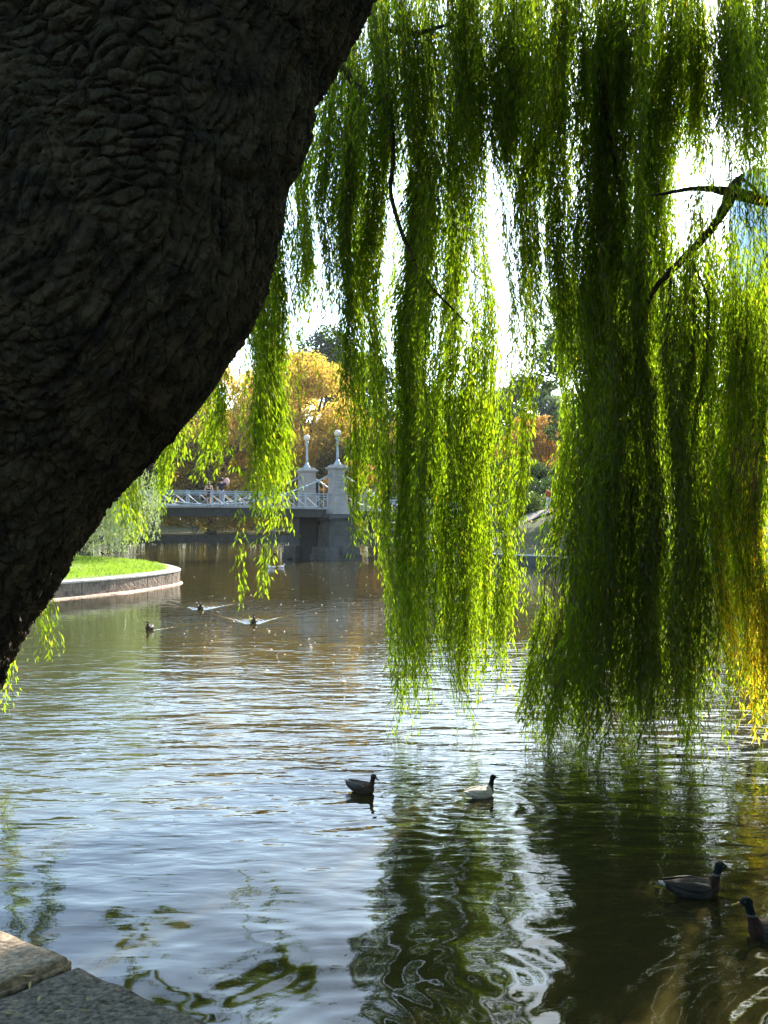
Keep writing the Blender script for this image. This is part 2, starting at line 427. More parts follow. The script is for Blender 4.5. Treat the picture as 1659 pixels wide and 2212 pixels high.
# one lawn surface, crowned in the middle
vs = []; fs = []
inner = []
for i, p in enumerate(pc):
    a = pc[max(i-1, 0)]; c = pc[min(i+1, len(pc)-1)]; t = (c-a).normalized(); n = Vector((-t.y, t.x, 0))
    inner.append(p+n*.45)
axisp = [Vector((-26, 24+i*(58-24)/(len(inner)-1), 0)) for i in range(len(inner))]
K = 14
for p, q in zip(inner, axisp):
    for j in range(K+1):
        t = (j/K)**1.3; r = p.lerp(q, t)
        vs.append((r.x, r.y, .57+.30*(1-math.exp(-3*t))+.02*mnoise.noise(Vector((r.x*.7, r.y*.7, 3)))))
for i in range(len(inner)-1):
    for j in range(K): a = i*(K+1)+j; fs.append((a, a+K+1, a+K+2, a+1))
me = bpy.data.meshes.new('lawn'); me.from_pydata(vs, [], fs); me.update()
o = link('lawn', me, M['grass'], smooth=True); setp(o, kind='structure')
# short grass blades over the lawn: stuff
n = 42000
bx = rng.uniform(-19, -8.6, n); by = rng.uniform(28, 52.5, n)
from mathutils import geometry as geo
poly = [(p.x, p.y) for p in inner]+[(-26, 58), (-26, 24)]
def inside(px, py, poly):
    r = np.zeros(len(px), bool); j = len(poly)-1
    for i in range(len(poly)):
        xi, yi = poly[i]; xj, yj = poly[j]
        c = ((yi > py) != (yj > py)) & (px < (xj-xi)*(py-yi)/(yj-yi+1e-12)+xi); r ^= c; j = i
    return r
k_ = inside(bx, by, poly); bx, by = bx[k_], by[k_]; n = len(bx)
B = np.stack([bx, by, np.full(n, .6)], -1); B[:, 2] += .12*(1-np.exp(-(-8.6-bx)/3.5))
a = rng.uniform(0, 6.28, n); h = rng.uniform(.04, .11, n); wd = .02
S = np.stack([np.cos(a), np.sin(a), np.zeros(n)], -1)*wd
T = B+np.stack([rng.normal(0, .03, n), rng.normal(0, .03, n), h], -1)
V = np.stack([B-S, B+S, T], 1).reshape(-1, 3)
me = npmesh('grass_blades', V, np.arange(3*n).reshape(-1, 3), np.repeat(rng.uniform(0, 1, n), 3))
M['blade'] = leafmat('grass blade', [(0, (.13, .22, .02)), (1, (.28, .40, .05))], .5, 1.3, .02)
setp(link('grass', me, M['blade']), 'short sunlit grass on the point behind the curved wall', 'grass', kind='stuff')
# strip of pale silt and leaf litter at the wall's foot
vs = []; fs = []
line = [p for p in pc if p.y > 28 and p.y < 42.5]
for i, p in enumerate(line):
    a = line[max(i-1, 0)]; c = line[min(i+1, len(line)-1)]; t = (c-a).normalized(); n_ = Vector((t.y, -t.x, 0))
    w = .12+.16*abs(mnoise.noise(Vector((i*.9, 3, 1))))+(.25 if 12 < i < 17 else 0)
    vs += [(p.x, p.y, .06), (p.x+n_.x*w*.6, p.y+n_.y*w*.6, .04), (p.x+n_.x*w, p.y+n_.y*w, -.02)]
for i in range(len(line)-1): fs += [(i*3, i*3+1, i*3+4, i*3+3), (i*3+1, i*3+2, i*3+5, i*3+4)]
me = bpy.data.meshes.new('silt'); me.from_pydata([tuple(v) for v in vs], [], fs); me.update()
M['silt'] = mat('silt and leaf litter', (.58, .42, .33), (.22, .13, .08), 9, 0.95, .02, 20)
setp(link('silt_strip', me, M['silt']), kind='structure')

# ---------------------------------------------------------------- near bank slabs
M['slab'] = mat('weathered granite slab', (.40, .31, .225), (.15, .115, .08), 26, 0.9, 0.03, 30, detail=9)
M['slab2'] = mat('shade dark slab', (.20, .175, .14), (.035, .032, .022), 30, 0.95, 0.03, 34, detail=9)  # shade over this slab put into a darker granite colour
def slab(corners, z0, z1, m, label):
    bm = bmesh.new()
    vs = [bm.verts.new((x, y, z0)) for x, y in corners]
    f = bm.faces.new(vs); r = bmesh.ops.extrude_face_region(bm, geom=[f])
    for v in r['geom']:
        if isinstance(v, bmesh.types.BMVert): v.co.z = z1
    bmesh.ops.recalc_face_normals(bm, faces=bm.faces)
    bmesh.ops.bevel(bm, geom=list(bm.edges), offset=.03, segments=2, affect='EDGES')
    bmesh.ops.triangulate(bm, faces=bm.faces)
    for _ in range(5):
        es = [e for e in bm.edges if e.calc_length() > .05]
        bmesh.ops.subdivide_edges(bm, edges=es, cuts=1)
        bmesh.ops.triangulate(bm, faces=[f for f in bm.faces if len(f.verts) > 3])
    for v in bm.verts:
        nn = mnoise.fractal(v.co*5, 1, 2, 4); v.co += Vector((mnoise.noise(v.co*3+Vector((9, 0, 0))), mnoise.noise(v.co*3+Vector((0, 9, 0))), nn*.9))*.018
    me = bpy.data.meshes.new('stone_slab'); bm.to_mesh(me); bm.free()
    o = link('stone_slab', me, m, smooth=True); setp(o, label, 'stone slab', 'granite slabs along the near bank'); return o
slab([(-3.5, 6.75), (-5.0, 4.9), (-3.3, 3.62), (-1.68, 5.42)], -.25, .395, M['slab'], 'pale sunlit granite slab at the far left corner of the near bank')
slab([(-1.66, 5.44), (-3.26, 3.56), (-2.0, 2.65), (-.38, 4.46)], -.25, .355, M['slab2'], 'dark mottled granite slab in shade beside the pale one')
slab([(-.36, 4.44), (-1.02, 3.73), (.3, 2.85), (.95, 3.6)], -.25, .37, M['slab'], 'granite slab nearest the camera at the bottom edge')

# ---------------------------------------------------------------- footbridge
BP = Vector((-3.08, 65, 0))
TH = R(30.7)
bx_ = Vector((math.cos(TH), math.sin(TH), 0))       # along the deck, to the right and away
bn = Vector((-math.sin(TH), math.cos(TH), 0))       # across the deck, away from the camera side
bz = Vector((0, 0, 1))
W = 4.3
def deck_z(s): return 3.38-0.0016*(s+8.6)**2+.12*0
def bpnt(s, w, z): return BP+bx_*s+bn*w+bz*z
S0, S1 = -30.0, 14.0
br = empty('footbridge', BP, 'small granite and white iron suspension footbridge across the pond', 'bridge')
def strip(s0, s1, w0, w1, z0, z1, step=1.0, up=True):
    mb = MB(); n = max(1, int((s1-s0)/step)); vs = []; fs = []
    for i in range(n+1):
        s = s0+(s1-s0)*i/n; dz = deck_z(s)
        for w, z in ((w0, z0), (w1, z0), (w1, z1), (w0, z1)): vs.append(bpnt(s, w, dz+z))
    for i in range(n):
        for j in range(4): fs.append((i*4+j, i*4+(j+1) % 4, i*4+4+(j+1) % 4, i*4+4+j))
    fs += [(3, 2, 1, 0), (n*4, n*4+1, n*4+2, n*4+3)]
    mb.add(vs, fs); return mb
for q, (a, b_) in enumerate(((S0, -.95), (.95, S1))):
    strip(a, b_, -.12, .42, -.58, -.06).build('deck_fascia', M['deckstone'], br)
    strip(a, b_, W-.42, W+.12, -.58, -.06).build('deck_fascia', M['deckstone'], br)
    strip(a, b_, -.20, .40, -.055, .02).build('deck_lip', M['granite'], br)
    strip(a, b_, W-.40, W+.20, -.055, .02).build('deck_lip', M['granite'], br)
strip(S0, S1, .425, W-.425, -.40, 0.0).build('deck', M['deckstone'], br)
def railing(a, b_, w):
    mb = MB(); root = None
    mb = strip(a, b_, w-.035, w+.035, .93, .985)
    m2 = strip(a, b_, w-.02, w+.02, .78, .815); m3 = strip(a, b_, w-.02, w+.02, .09, .13)
    mb.add(m2.v, m2.f); mb.add(m3.v, m3.f)
    n = max(1, round((b_-a)/1.55)); st = (b_-a)/n
    o = mb.build('railing', M['whitepaint'], br)
    for i in range(n+1):
        mp_ = MB(); s = a+i*st; z = deck_z(s)
        mp_.frame(bpnt(s, w, 0), bx_, bn, bz, -.035, .035, -.034, .034, z+.02, z+.929)
        mp_.frame(bpnt(s, w, 0), bx_, bn, bz, -.04, .04, -.04, .04, z+.925, z+1.03)
        mp_.build('post', M['whitepaint'], o)
    ml = MB()
    for i in range(n):
        s = a+i*st
        z = deck_z(s+st/2)
        # two crossed pairs of bars in each bay, with a thin upright between
        for q in range(2):
            p0 = s+q*st/2; p1 = p0+st/2
            for (u0, u1) in ((p0, p1), (p1, p0)):
                ml.tube([bpnt(u0, w, z+.13), bpnt(u1, w, z+.78)], .012, 4)
            ml.tube([bpnt(p0+st*.0, w+.005, z+.13), bpnt(p0+st*.0, w+.005, z+.80)], .012, 4)
    ml.build('lattice', M['whitepaint'], o)
for w in (.12, W-.12):
    railing(-17.2+.7, -.62, w); railing(.62, S1, w); railing(S0, -17.2-.7, w)
def chain(s0, z0, s1, z1, w, hang=True, flat=False):
    """s0 the tower end, s1 the low point"""
    n = 9; pts = []
    for i in range(n+1):
        t = i/n; s = s0+(s1-s0)*t
        z = z1+(z0-z1)*(1-t)**2
        pts.append(bpnt(s, w, z))
    mb = MB(); mb.tube(pts, .05, 6)
    for i in range(1, n): mb.sphere(pts[i], .085, 8, 6)
    o = mb.build('chain', M['whitepaint'], br, True)
    for i in range(1, n, 2):
        s = s0+(s1-s0)*i/n; mh = MB()
        if pts[i].z > deck_z(s)+.15: mh.tube([bpnt(s, w, deck_z(s)+.02), pts[i]], .022, 5); mh.build('hanger', M['whitepaint'], o)
def pylon(s, w, side):
    o = bpnt(s, w, 0); f = lambda mb, x0, x1, y0, y1, z0, z1, t=None: mb.frame(o, bx_, bn, bz, x0, x1, y0, y1, z0, z1, t)
    dz = deck_z(s)
    r = None
    mb = MB(); h = .47
    f(mb, -.62, .62, -.62, .62, dz-.32, dz-.02, (.93, .93))         # moulded foot
    f(mb, -.55, .55, -.55, .55, dz-.018, dz+.30, (.90, .90))
    f(mb, -h, h, -h, h, dz+.302, dz+.90)
    f(mb, -h-.035, h+.035, -h-.035, h+.035, dz+.902, dz+.96)
    zz = dz+.962
    for i in range(6):
        f(mb, -h+.012, h-.012, -h+.012, h-.012, zz, zz+.20); f(mb, -h+.03, h-.03, -h+.03, h-.03, zz+.20, zz+.225); zz += .227
    f(mb, -h+.01, h-.01, -h+.01, h-.01, zz, zz+.22); zz += .222
    f(mb, -h-.06, h+.06, -h-.06, h+.06, zz, zz+.08); zz += .082
    f(mb, -h-.14, h+.14, -h-.14, h+.14, zz, zz+.09); zz += .092
    f(mb, -h-.05, h+.05, -h-.05, h+.05, zz, zz+.16, (.78, .78)); zz += .162
    p = bevel(mb.build('pylon', M['granite'], br), .008)
    mb2 = MB()                                     # recessed corner panels on the outer faces
    f(mb2, -.20, .36, -h-.012, -h+.011, dz+1.02, dz+1.30); mb2.build('carved_panel', M['granite'], p)
    mb2 = MB(); f(mb2, -h-.012, -h+.011, -.36, .20, dz+1.02, dz+1.30); mb2.build('carved_panel', M['granite'], p)
    return zz
def pier(s, label=None):
    o = bpnt(s, 0, 0); f = lambda mb, *a: mb.frame(o, bx_, bn, bz, *a)
    mb = MB()
    for w0 in (0, W):
        sgn = -1 if w0 == 0 else 1
        y0, y1 = w0-.85, w0+.85
        f(mb, -1.45, 1.28, y0-.2, y1+.2, -1.0, .30); f(mb, -1.38, 1.22, y0-.12, y1+.12, .302, .78, (.97, .97))
        z = .782
        hs = [.26, .27, .28, .26, .27]
        tw = 1.0
        for i, h in enumerate(hs):
            f(mb, -1.02*tw+.0, 1.02*tw, y0+.02*i, y1-.02*i, z, z+h-.012, (.985, .985)); z += h-.010; tw *= .985
            f(mb, -1.02*tw+.02, 1.02*tw-.02, y0+.02*i+.02, y1-.02*i-.02, z, z+.010); z += .012
        f(mb, -1.0, 1.0, y0+.05, y1-.05, z, z+.10); z += .102
        f(mb, -.86, .86, y0+.12, y1-.12, z, z+.34); z += .342
        f(mb, -1.04, 1.04, y0-.02, y1+.02, z, z+.12, (1.04, 1.04)); z += .122
        f(mb, -1.0, 1.0, y0+.05, y1-.05, z, deck_z(s)-.33, (.86, .86))
    p = bevel(mb.build('pier', M['pierstone'], br), .02)
    mk = MB()
    for w0 in (0, W):
        for q in range(0):
            x = -.75+q*.25; 
            mk.frame(o, bx_, bn, bz, x-.05, x+.05, w0-.85-.0+.02, w0-.85+.115, 2.27, 2.55)
    
    mr_ = MB(); mr_.frame(o, bx_, bn, bz, -.2, .34, -1.13, -1.052, .30, .95); mr_.build('round_boss', M['pierstone'], p)
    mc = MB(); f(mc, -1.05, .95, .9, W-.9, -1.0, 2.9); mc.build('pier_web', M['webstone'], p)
tops = {}
for s in (0.0, -17.2):
    pier(s)
    for w in (-.1, W+.1):
        tops[(s, w)] = pylon(s, w, 0)
for w in (.12-.22, W-.12+.22):
    ztop = tops[(0.0, -.1)]-.62
    chain(-.45, ztop, -8.6, deck_z(-8.6)+.12, w); chain(-16.75, ztop, -8.6, deck_z(-8.6)+.12, w)
    chain(.45, ztop, 8.2, deck_z(8)+.05, w); chain(-17.65, ztop, -26, deck_z(-26)+.1, w)
# abutment on the right bank
mb = MB(); mb.frame(bpnt(0, 0, 0), bx_, bn, bz, 10.5, 14.5, -.4, W+.4, -1, 2.72); bevel(mb.build('abutment', M['pierstone'], br), .03)
# lamps on the pylons
def lamp(s, w, label):
    z = tops[(s, w)]; p = bpnt(s, w, z)
    r = empty('bridge_lamp', p, label, 'lamp', 'globe lamps on the bridge pylons')
    mb = MB(); mb.lathe((0, 0, 0), [(.27, 0), (.27, .05), (.20, .08), (.21, .15), (.13, .22), (.10, .34)], 16); mb.build('lamp_base', M['whitepaint'], r, True, False)
    mb = MB(); mb.lathe((0, 0, 0), [(.085, .33), (.075, .6), (.06, 1.45), (.075, 1.50), (.06, 1.55), (.12, 1.70), (.14, 1.76), (.12, 1.80)], 14); mb.build('pole', M['whitepaint'], r, True, False)
    mb = MB(); mb.sphere((0, 0, 2.06), .225, 24, 14); mb.build('globe', M['globe'], r, True, False)
lamp(0.0, -.1, 'white globe lamp on the near pylon, partly behind willow tips')
lamp(0.0, W+.1, 'white globe lamp on the rear pylon, clear against golden leaves')
lamp(-17.2, -.1, 'white globe lamp on the front pylon hidden behind the big trunk'); lamp(-17.2, W+.1, 'white globe lamp on the rear pylon hidden behind the big trunk')

# ---------------------------------------------------------------- trees
def leaf_cloud(C, Rd, n, size, tintf, droop=0.0, chink=False):
    """leaf faces through a set of clumps; C (k,3) centres, Rd (k,3) radii"""
    k = len(C); vol = Rd.prod(1); w = vol**.66; w = w/w.sum()
    ci = rng.choice(k, n, p=w)
    d = rng.normal(size=(n, 3)); d /= np.linalg.norm(d, axis=1)[:, None]
    r = rng.uniform(.35, 1.0, n)**.5*(1+rng.normal(0, .08, n))
    Pn = C[ci]+d*Rd[ci]*r[:, None]
    a = rng.normal(size=(n, 3)); a[:, 2] -= droop; a /= np.linalg.norm(a, axis=1)[:, None]
    b_ = np.cross(a, rng.normal(size=(n, 3))); b_ /= np.linalg.norm(b_, axis=1)[:, None]
    s = size*rng.uniform(.6, 1.3, n)[:, None]
    V = np.stack([Pn-a*s*.6, Pn+b_*s*.38-a*s*.05, Pn+a*s*.6, Pn-b_*s*.38-a*s*.05], 1).reshape(-1, 3)
    t = tintf(Pn, ci)
    if chink:
        V, t4 = open_chinks(V, np.repeat(t, 4)); return npmesh('crown', V, np.arange(len(V)).reshape(-1, 4), np.clip(t4, 0, 1))
    return npmesh('crown', V, np.arange(4*n).reshape(-1, 4), np.repeat(np.clip(t, 0, 1), 4))
def limb_pts(a, b_, sag=.12, n=5, wob=.25):
    a, b_ = Vector(a), Vector(b_); pts = []; L_ = (b_-a).length
    off = Vector((random.uniform(-1, 1), random.uniform(-1, 1), random.uniform(0, 1)))*L_*sag
    for i in range(n+1):
        t = i/n; p = a.lerp(b_, t)+off*math.sin(math.pi*t)
        if 0 < i < n: p += Vector((random.uniform(-1, 1), random.uniform(-1, 1), random.uniform(-1, 1)))*L_*.03*wob*4
        pts.append(p)
    return pts
def tree(name, label, u, d, vtop, rad, m, n, lsize=.28, base=.6, low=.15, cols=(0.2, .9), bark='bark_far', group=None, trunk_r=None, clumps=64, flat=1.0, cat='tree', skirt=0):
    top = CAMH-(vtop-V0)/F*d; x = (u-U0)/F*d; H_ = top-base
    r = empty(name, (x, d, base-.1), label, cat, group)
    cs = []; rs = []
    cz = base+H_*(low+(1-low)/2); hz = H_*(1-low)/2
    for i in range(clumps):
        while True:
            q = rng.uniform(-1, 1, 3)
            if .25 < np.linalg.norm(q) < 1: break
        q = q/np.linalg.norm(q)*(np.linalg.norm(q)**.5)*.86
        prof = 1.0-.25*max(0, q[2])
        cs.append((x+q[0]*rad*prof, d+q[1]*rad*prof*flat, cz+q[2]*hz*.9)); rr = rad*rng.uniform(.15, .30)
        rs.append((rr, rr, rr*.75))
    for i in range(skirt):
        a = rng.uniform(0, 2*math.pi); q = rng.uniform(.3, .95)
        cs.append((x+math.cos(a)*rad*q, d+math.sin(a)*rad*q*flat, base+rng.uniform(1.3, 4.5))); rr = rad*rng.uniform(.14, .24); rs.append((rr, rr, 1.6))
    C = np.array(cs); Rd = np.array(rs); tc_ = rng.uniform(-.18, .18, len(C))
    z0, z1 = cz-hz, cz+hz
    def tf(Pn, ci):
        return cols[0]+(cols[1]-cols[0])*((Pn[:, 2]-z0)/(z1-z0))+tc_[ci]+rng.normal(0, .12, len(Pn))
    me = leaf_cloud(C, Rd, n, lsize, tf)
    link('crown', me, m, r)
    mb = MB(); tr = trunk_r or H_*.022
    fork = Vector((x, d, base+H_*max(low*.9, .16)))
    mb.tube([(x, d, base-.3), (x+.1, d, base+.5), (fork.x, fork.y, fork.z)], [tr*1.5, tr*1.1, tr], 8)
    mb.tube([fork, fork.lerp(Vector((x+random.uniform(-1, 1), d, base+H_*.6)), .5), (x+random.uniform(-1, 1), d, base+H_*.8)], [tr, tr*.6, tr*.15], 7)
    order = list(range(len(C))); random.shuffle(order)
    for i in order[:14]:
        st = fork.lerp(Vector((x, d, base+H_*.5)), random.uniform(0, .7))
        pts = limb_pts(st, C[i]); k = len(pts)
        mb.tube(pts, [tr*.5*(1-j/k)+.03 for j in range(k)], 5)
        e = pts[-2]
        for q in range(2):
            mb.tube([e, e+Vector((random.uniform(-1, 1), random.uniform(-1, 1), random.uniform(0, 1)))*rad*.25], [.07, .02], 4)
    mb.build('trunk', M[bark], r, True)
    return r
G = 'trees on the far shore'
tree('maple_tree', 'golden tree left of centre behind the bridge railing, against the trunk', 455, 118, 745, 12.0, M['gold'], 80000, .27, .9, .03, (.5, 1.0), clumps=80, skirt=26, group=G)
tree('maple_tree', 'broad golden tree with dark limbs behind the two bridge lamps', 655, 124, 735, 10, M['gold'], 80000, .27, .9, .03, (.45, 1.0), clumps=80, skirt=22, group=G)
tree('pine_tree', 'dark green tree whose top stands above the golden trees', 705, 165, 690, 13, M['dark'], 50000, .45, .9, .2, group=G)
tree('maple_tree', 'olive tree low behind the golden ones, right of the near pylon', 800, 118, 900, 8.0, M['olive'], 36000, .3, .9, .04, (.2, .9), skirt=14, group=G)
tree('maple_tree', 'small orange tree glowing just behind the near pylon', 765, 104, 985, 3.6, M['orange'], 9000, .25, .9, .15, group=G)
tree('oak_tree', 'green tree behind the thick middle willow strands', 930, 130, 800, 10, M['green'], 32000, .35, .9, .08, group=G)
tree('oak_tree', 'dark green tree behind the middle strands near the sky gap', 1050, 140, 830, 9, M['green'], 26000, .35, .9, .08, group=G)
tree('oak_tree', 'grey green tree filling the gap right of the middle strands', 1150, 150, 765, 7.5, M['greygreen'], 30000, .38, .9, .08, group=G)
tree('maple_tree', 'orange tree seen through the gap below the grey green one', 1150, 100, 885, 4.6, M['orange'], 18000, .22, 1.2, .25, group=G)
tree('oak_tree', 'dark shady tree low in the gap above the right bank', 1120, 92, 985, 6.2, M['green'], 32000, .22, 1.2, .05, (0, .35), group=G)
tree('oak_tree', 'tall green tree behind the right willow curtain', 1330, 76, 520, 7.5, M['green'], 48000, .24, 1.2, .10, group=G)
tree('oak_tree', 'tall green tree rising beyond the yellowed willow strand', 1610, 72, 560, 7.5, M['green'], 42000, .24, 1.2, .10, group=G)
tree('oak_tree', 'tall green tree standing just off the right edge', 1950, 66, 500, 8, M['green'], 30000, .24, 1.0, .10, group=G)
for i, (u, d, vt, rr) in enumerate([(330, 112, 820, 9), (180, 108, 760, 10), (20, 100, 800, 9), (-160, 96, 700, 10)]):
    tree('oak_tree', ['olive tree on the far shore behind the pale willow', 'green tree on the far shore hidden behind the trunk', 'second green tree hidden by the trunk near the left edge', 'green tree outside the left edge on the far shore'][i], u, d, vt, rr, M['olive'] if i < 2 else M['green'], 24000, .32, .9, .04, (.1, .7), group=G)

# background wood beyond the far lawn, one mass low behind the named trees
cs = []; rs = []
for i in range(190):
    x = rng.uniform(-95, 95); y = 152+rng.uniform(-6, 16); hgt = rng.uniform(1.5, 15)
    cs.append((x, y, hgt)); rs.append((6, 5, 5))
me = leaf_cloud(np.array(cs), np.array(rs), 110000, .75, lambda p, c: rng.uniform(0, .9, len(p)))
setp(link('far_wood', me, M['olive']), 'distant green wood closing the view behind the far lawn', 'wood', kind='stuff')

# shrubs
def shrub(label, u, d, v0, h, w, m, n, base):
    x = (u-U0)/F*d; r = empty('shrub', (x, d, base), label, 'shrub')
    C = np.array([(x+rng.uniform(-w, w)*.5, d+rng.uniform(-w, w)*.4, base+h*rng.uniform(.35, .75)) for _ in range(9)]); Rd = np.array([(w*.35, w*.35, h*.33)]*9)
    link('foliage', leaf_cloud(C, Rd, n, .12, lambda p, c: rng.uniform(0, 1, len(p))), m, r)
    mb = MB()
    for q in range(5): mb.tube([(x, d, base-.1), (x+random.uniform(-w, w)*.3, d, base+h*.6)], [.04, .02], 5)
    mb.build('stem', M['bark_far'], r)
shrub('dark rounded shrub on the right bank beside the bridge end', 1105, 76, 0, 2.6, 3.0, M['green'], 9000, 2.2)
shrub('low dark shrub below the dark tree in the right gap', 1160, 80, 0, 2.4, 3.4, M['green'], 9000, 2.6)
shrub('yellow green bush hanging over the far shore under the bridge deck', 420, 114, 0, 4.0, 6.0, M['gold'], 9000, .7)
shrub('golden bush on the far shore under the middle of the bridge deck', 520, 115, 0, 4.4, 7.0, M['gold'], 11000, .7)

# ---------------------------------------------------------------- hanging willow strands
def strands(tops, lens, lean, seed, spacing=.025, leaf=(.045, .11), wid=.0150, yellow=0.0, tone=0.0, ytip=0.0):
    """tops (n,3), lens (n,) -> leaf mesh arrays and twig arrays"""
    r = np.random.default_rng(seed)
    LV = []; LT = []; TW = MB()
    for i in range(len(tops)):
        L_ = lens[i]
        if L_ < .15: continue
        n = int(L_/spacing)
        t = np.linspace(0, 1, n)
        ph = r.uniform(0, 6.28, 4); am = r.uniform(.01, .05, 2)
        px = tops[i][0]+lean[i][0]*t**1.4*L_+am[0]*np.sin(t*L_*1.6+ph[0])+.012*np.sin(t*L_*6+ph[2])
        py = tops[i][1]+lean[i][1]*t**1.4*L_+am[1]*np.sin(t*L_*1.4+ph[1])+.012*np.sin(t*L_*5+ph[3])
        pz = tops[i][2]-t*L_
        st = max(2, int(n/max(2, L_/.22)))
        ii = list(range(0, n, st))+[n-1]
        TW.tube([(px[j], py[j], pz[j]) for j in ii], [.0032-.0018*(j/n) for j in ii], 3, cap=False)
        a = r.uniform(0, 6.28, n)
        spread = r.uniform(.15, .68, n)
        D = np.stack([np.cos(a)*np.sin(spread), np.sin(a)*np.sin(spread), -np.cos(spread)], -1)
        # leaves with a short side twig reach further out
        out_ = r.uniform(0, 1, n)**3*.10
        Bp = np.stack([px+np.cos(a)*out_, py+np.sin(a)*out_, pz-out_*.6], -1)
        ll = r.uniform(leaf[0], leaf[1], n)*(1-.25*(t > .97))
        S = np.cross(D, r.normal(size=(n, 3))); S /= np.linalg.norm(S, axis=1)[:, None]
        bend = np.cross(D, S)*(r.uniform(-.16, .16, n)*ll)[:, None]
        w_ = wid*r.uniform(.7, 1.25, n)*(ll/.075)
        m1 = Bp+D*(ll*.42)[:, None]+bend
        V = np.stack([Bp, m1+S*(w_/2)[:, None], Bp+D*ll[:, None]-np.array([0, 0, .2])*(ll*.25)[:, None], m1-S*(w_/2)[:, None]], 1)
        LV.append(V.reshape(-1, 3))
        tt = np.clip(.38+tone+r.normal(0, .13, n), 0, .74)
        yy = (r.uniform(0, 1, n) < (yellow+ytip*np.clip((t-.35)*1.6, 0, 1)))
        tt = np.where(yy, r.uniform(.80, .95, n), tt)
        tt = np.where(r.uniform(0, 1, n) < .006, .9, tt)
        LT.append(np.repeat(tt, 4))
    return np.concatenate(LV), np.concatenate(LT), TW
chinks = [(spl, .20), (Vector((duckB.x-.05, duckB.y-.1, 0)), .24)]
def open_chinks(A, T=None):
    Q = A.reshape(-1, 4, 3).mean(1); keep = np.ones(len(Q), bool)
    for o_, rad_ in chinks:
        d_ = Q-np.array(o_); t_ = d_@np.array(sd); keep &= np.linalg.norm(d_-t_[:, None]*np.array(sd), axis=1) > rad_
    A2 = A.reshape(-1, 4, 3)[keep].reshape(-1, 3)
    return A2 if T is None else (A2, T.reshape(-1, 4)[keep].ravel())
hseed = [100]
NLEAF = [0]
def hank(parent, u, w, vt, vb, d, n, yellow=0., tone=0., ytip=0., depth=.55, lean=0., taper=.35, spread=.0, name='hanging_branch', raggedtop=.25, label=None, top_u=None, spacing=.025, **kw):
    """a bunch of strands hung from about sight height vt down to vb at distance d"""
    hseed[0] += 1; r = np.random.default_rng(hseed[0])
    n = int(n*.85) if w > 40 else n
    W_ = w/F*d/2; c = P(u, 0, d)
    tu = P(top_u if top_u is not None else u, 0, d).x
    zt = CAMH-(vt-V0)/F*d; zb = CAMH-(vb+(26 if w > 40 else 0)-V0)/F*d; H_ = zt-zb
    nt = max(1, int(round(w/20)))
    if w < 40: q = r.uniform(-1, 1, n)*np.sqrt(r.uniform(0, 1, n)); q2 = r.uniform(-1, 1, n); tb = np.zeros(n)
    else:
        tcx = r.uniform(-1, 1, nt); tcy = r.uniform(-1, 1, nt); tbm = r.uniform(0, 1, nt)**1.5; tbm -= tbm.min(); ti = r.integers(0, nt, n)
        q = tcx[ti]+r.normal(0, .17*80/w, n); q2 = np.clip(tcy[ti]+r.normal(0, .16, n), -1.3, 1.3); tb = tbm[ti]
    edge = np.abs(q)
    top = zt-r.uniform(0, raggedtop, n)*H_
    start = r.uniform(0, 1, n) < .35
    top = np.where(start, zt-r.uniform(0, .6, n)*H_, top)
    bot = zb+H_*taper*((r.uniform(0, 1, n)**1.8)*.5+tb*.5)+edge*H_*taper*.3
    fx = np.clip((zt-top)/H_, 0, 1)
    x = tu*(1-fx)+c.x*fx+q*W_; y = d+q2*depth
    ln = np.clip(top-bot, .2, None)
    totlean = (c.x-tu)*(1-fx)
    le = np.stack([totlean/ln+lean+r.normal(0, .012, n)+q*spread, r.normal(0, .015, n)], -1)
    m_ = int(n*1.5); k_ = r.integers(0, n, m_); f_ = r.uniform(.02, .97, m_)
    xs_ = x[k_]+le[k_, 0]*f_**1.4*ln[k_]; ys_ = y[k_]; zs_ = top[k_]-f_*ln[k_]; l2 = np.minimum(r.uniform(.25, 1.15, m_), np.maximum(.25, zs_-zb+.1))
    x = np.concatenate([x, xs_]); y = np.concatenate([y, ys_]); top = np.concatenate([top, zs_]); ln = np.concatenate([ln, l2])
    le = np.concatenate([le, np.stack([r.normal(0, .14, m_), r.normal(0, .14, m_)], -1)])
    LV, LT, TW = strands(np.stack([x, y, top], -1), ln, le, hseed[0], yellow=yellow, tone=tone+float(r.uniform(-.13, .09)), ytip=ytip, spacing=spacing, **kw)
    nl = 0; tv = np.array([tuple(v) for v in TW.v])
    for A_ in (LV, tv):
        X_, Y_, Z_ = A_[:, 0].copy(), A_[:, 1], A_[:, 2]
        A_[:, 0] += .075*np.sin(Z_*.85+X_*1.7+1)+.045*np.sin(Z_*1.9+X_*3.1+Y_)+.02*np.sin(Z_*4.3+X_*7)
    LV, LT = open_chinks(LV, LT); nl = len(LV)
    tf = np.array(TW.f)+nl
    me = npmesh(name, np.concatenate([LV, tv]), np.concatenate([np.arange(nl).reshape(-1, 4), tf]), np.concatenate([LT, np.zeros(len(tv))])); NLEAF[0] += len(LT)//4
    me.polygons.foreach_set('material_index', np.concatenate([np.zeros(nl//4, dtype=np.int32), np.ones(len(tf), dtype=np.int32)]))
    o = link(name, me, (M['willow'], M['twig']), parent)
    if label: o['label'] = label
    return o

# ---------------------------------------------------------------- the big willow
wt = empty('willow_tree', (-2.3, 2.5, 1.0), 'huge leaning weeping willow with dark furrowed trunk and strands hanging over the water', 'tree')
DT = 2.75
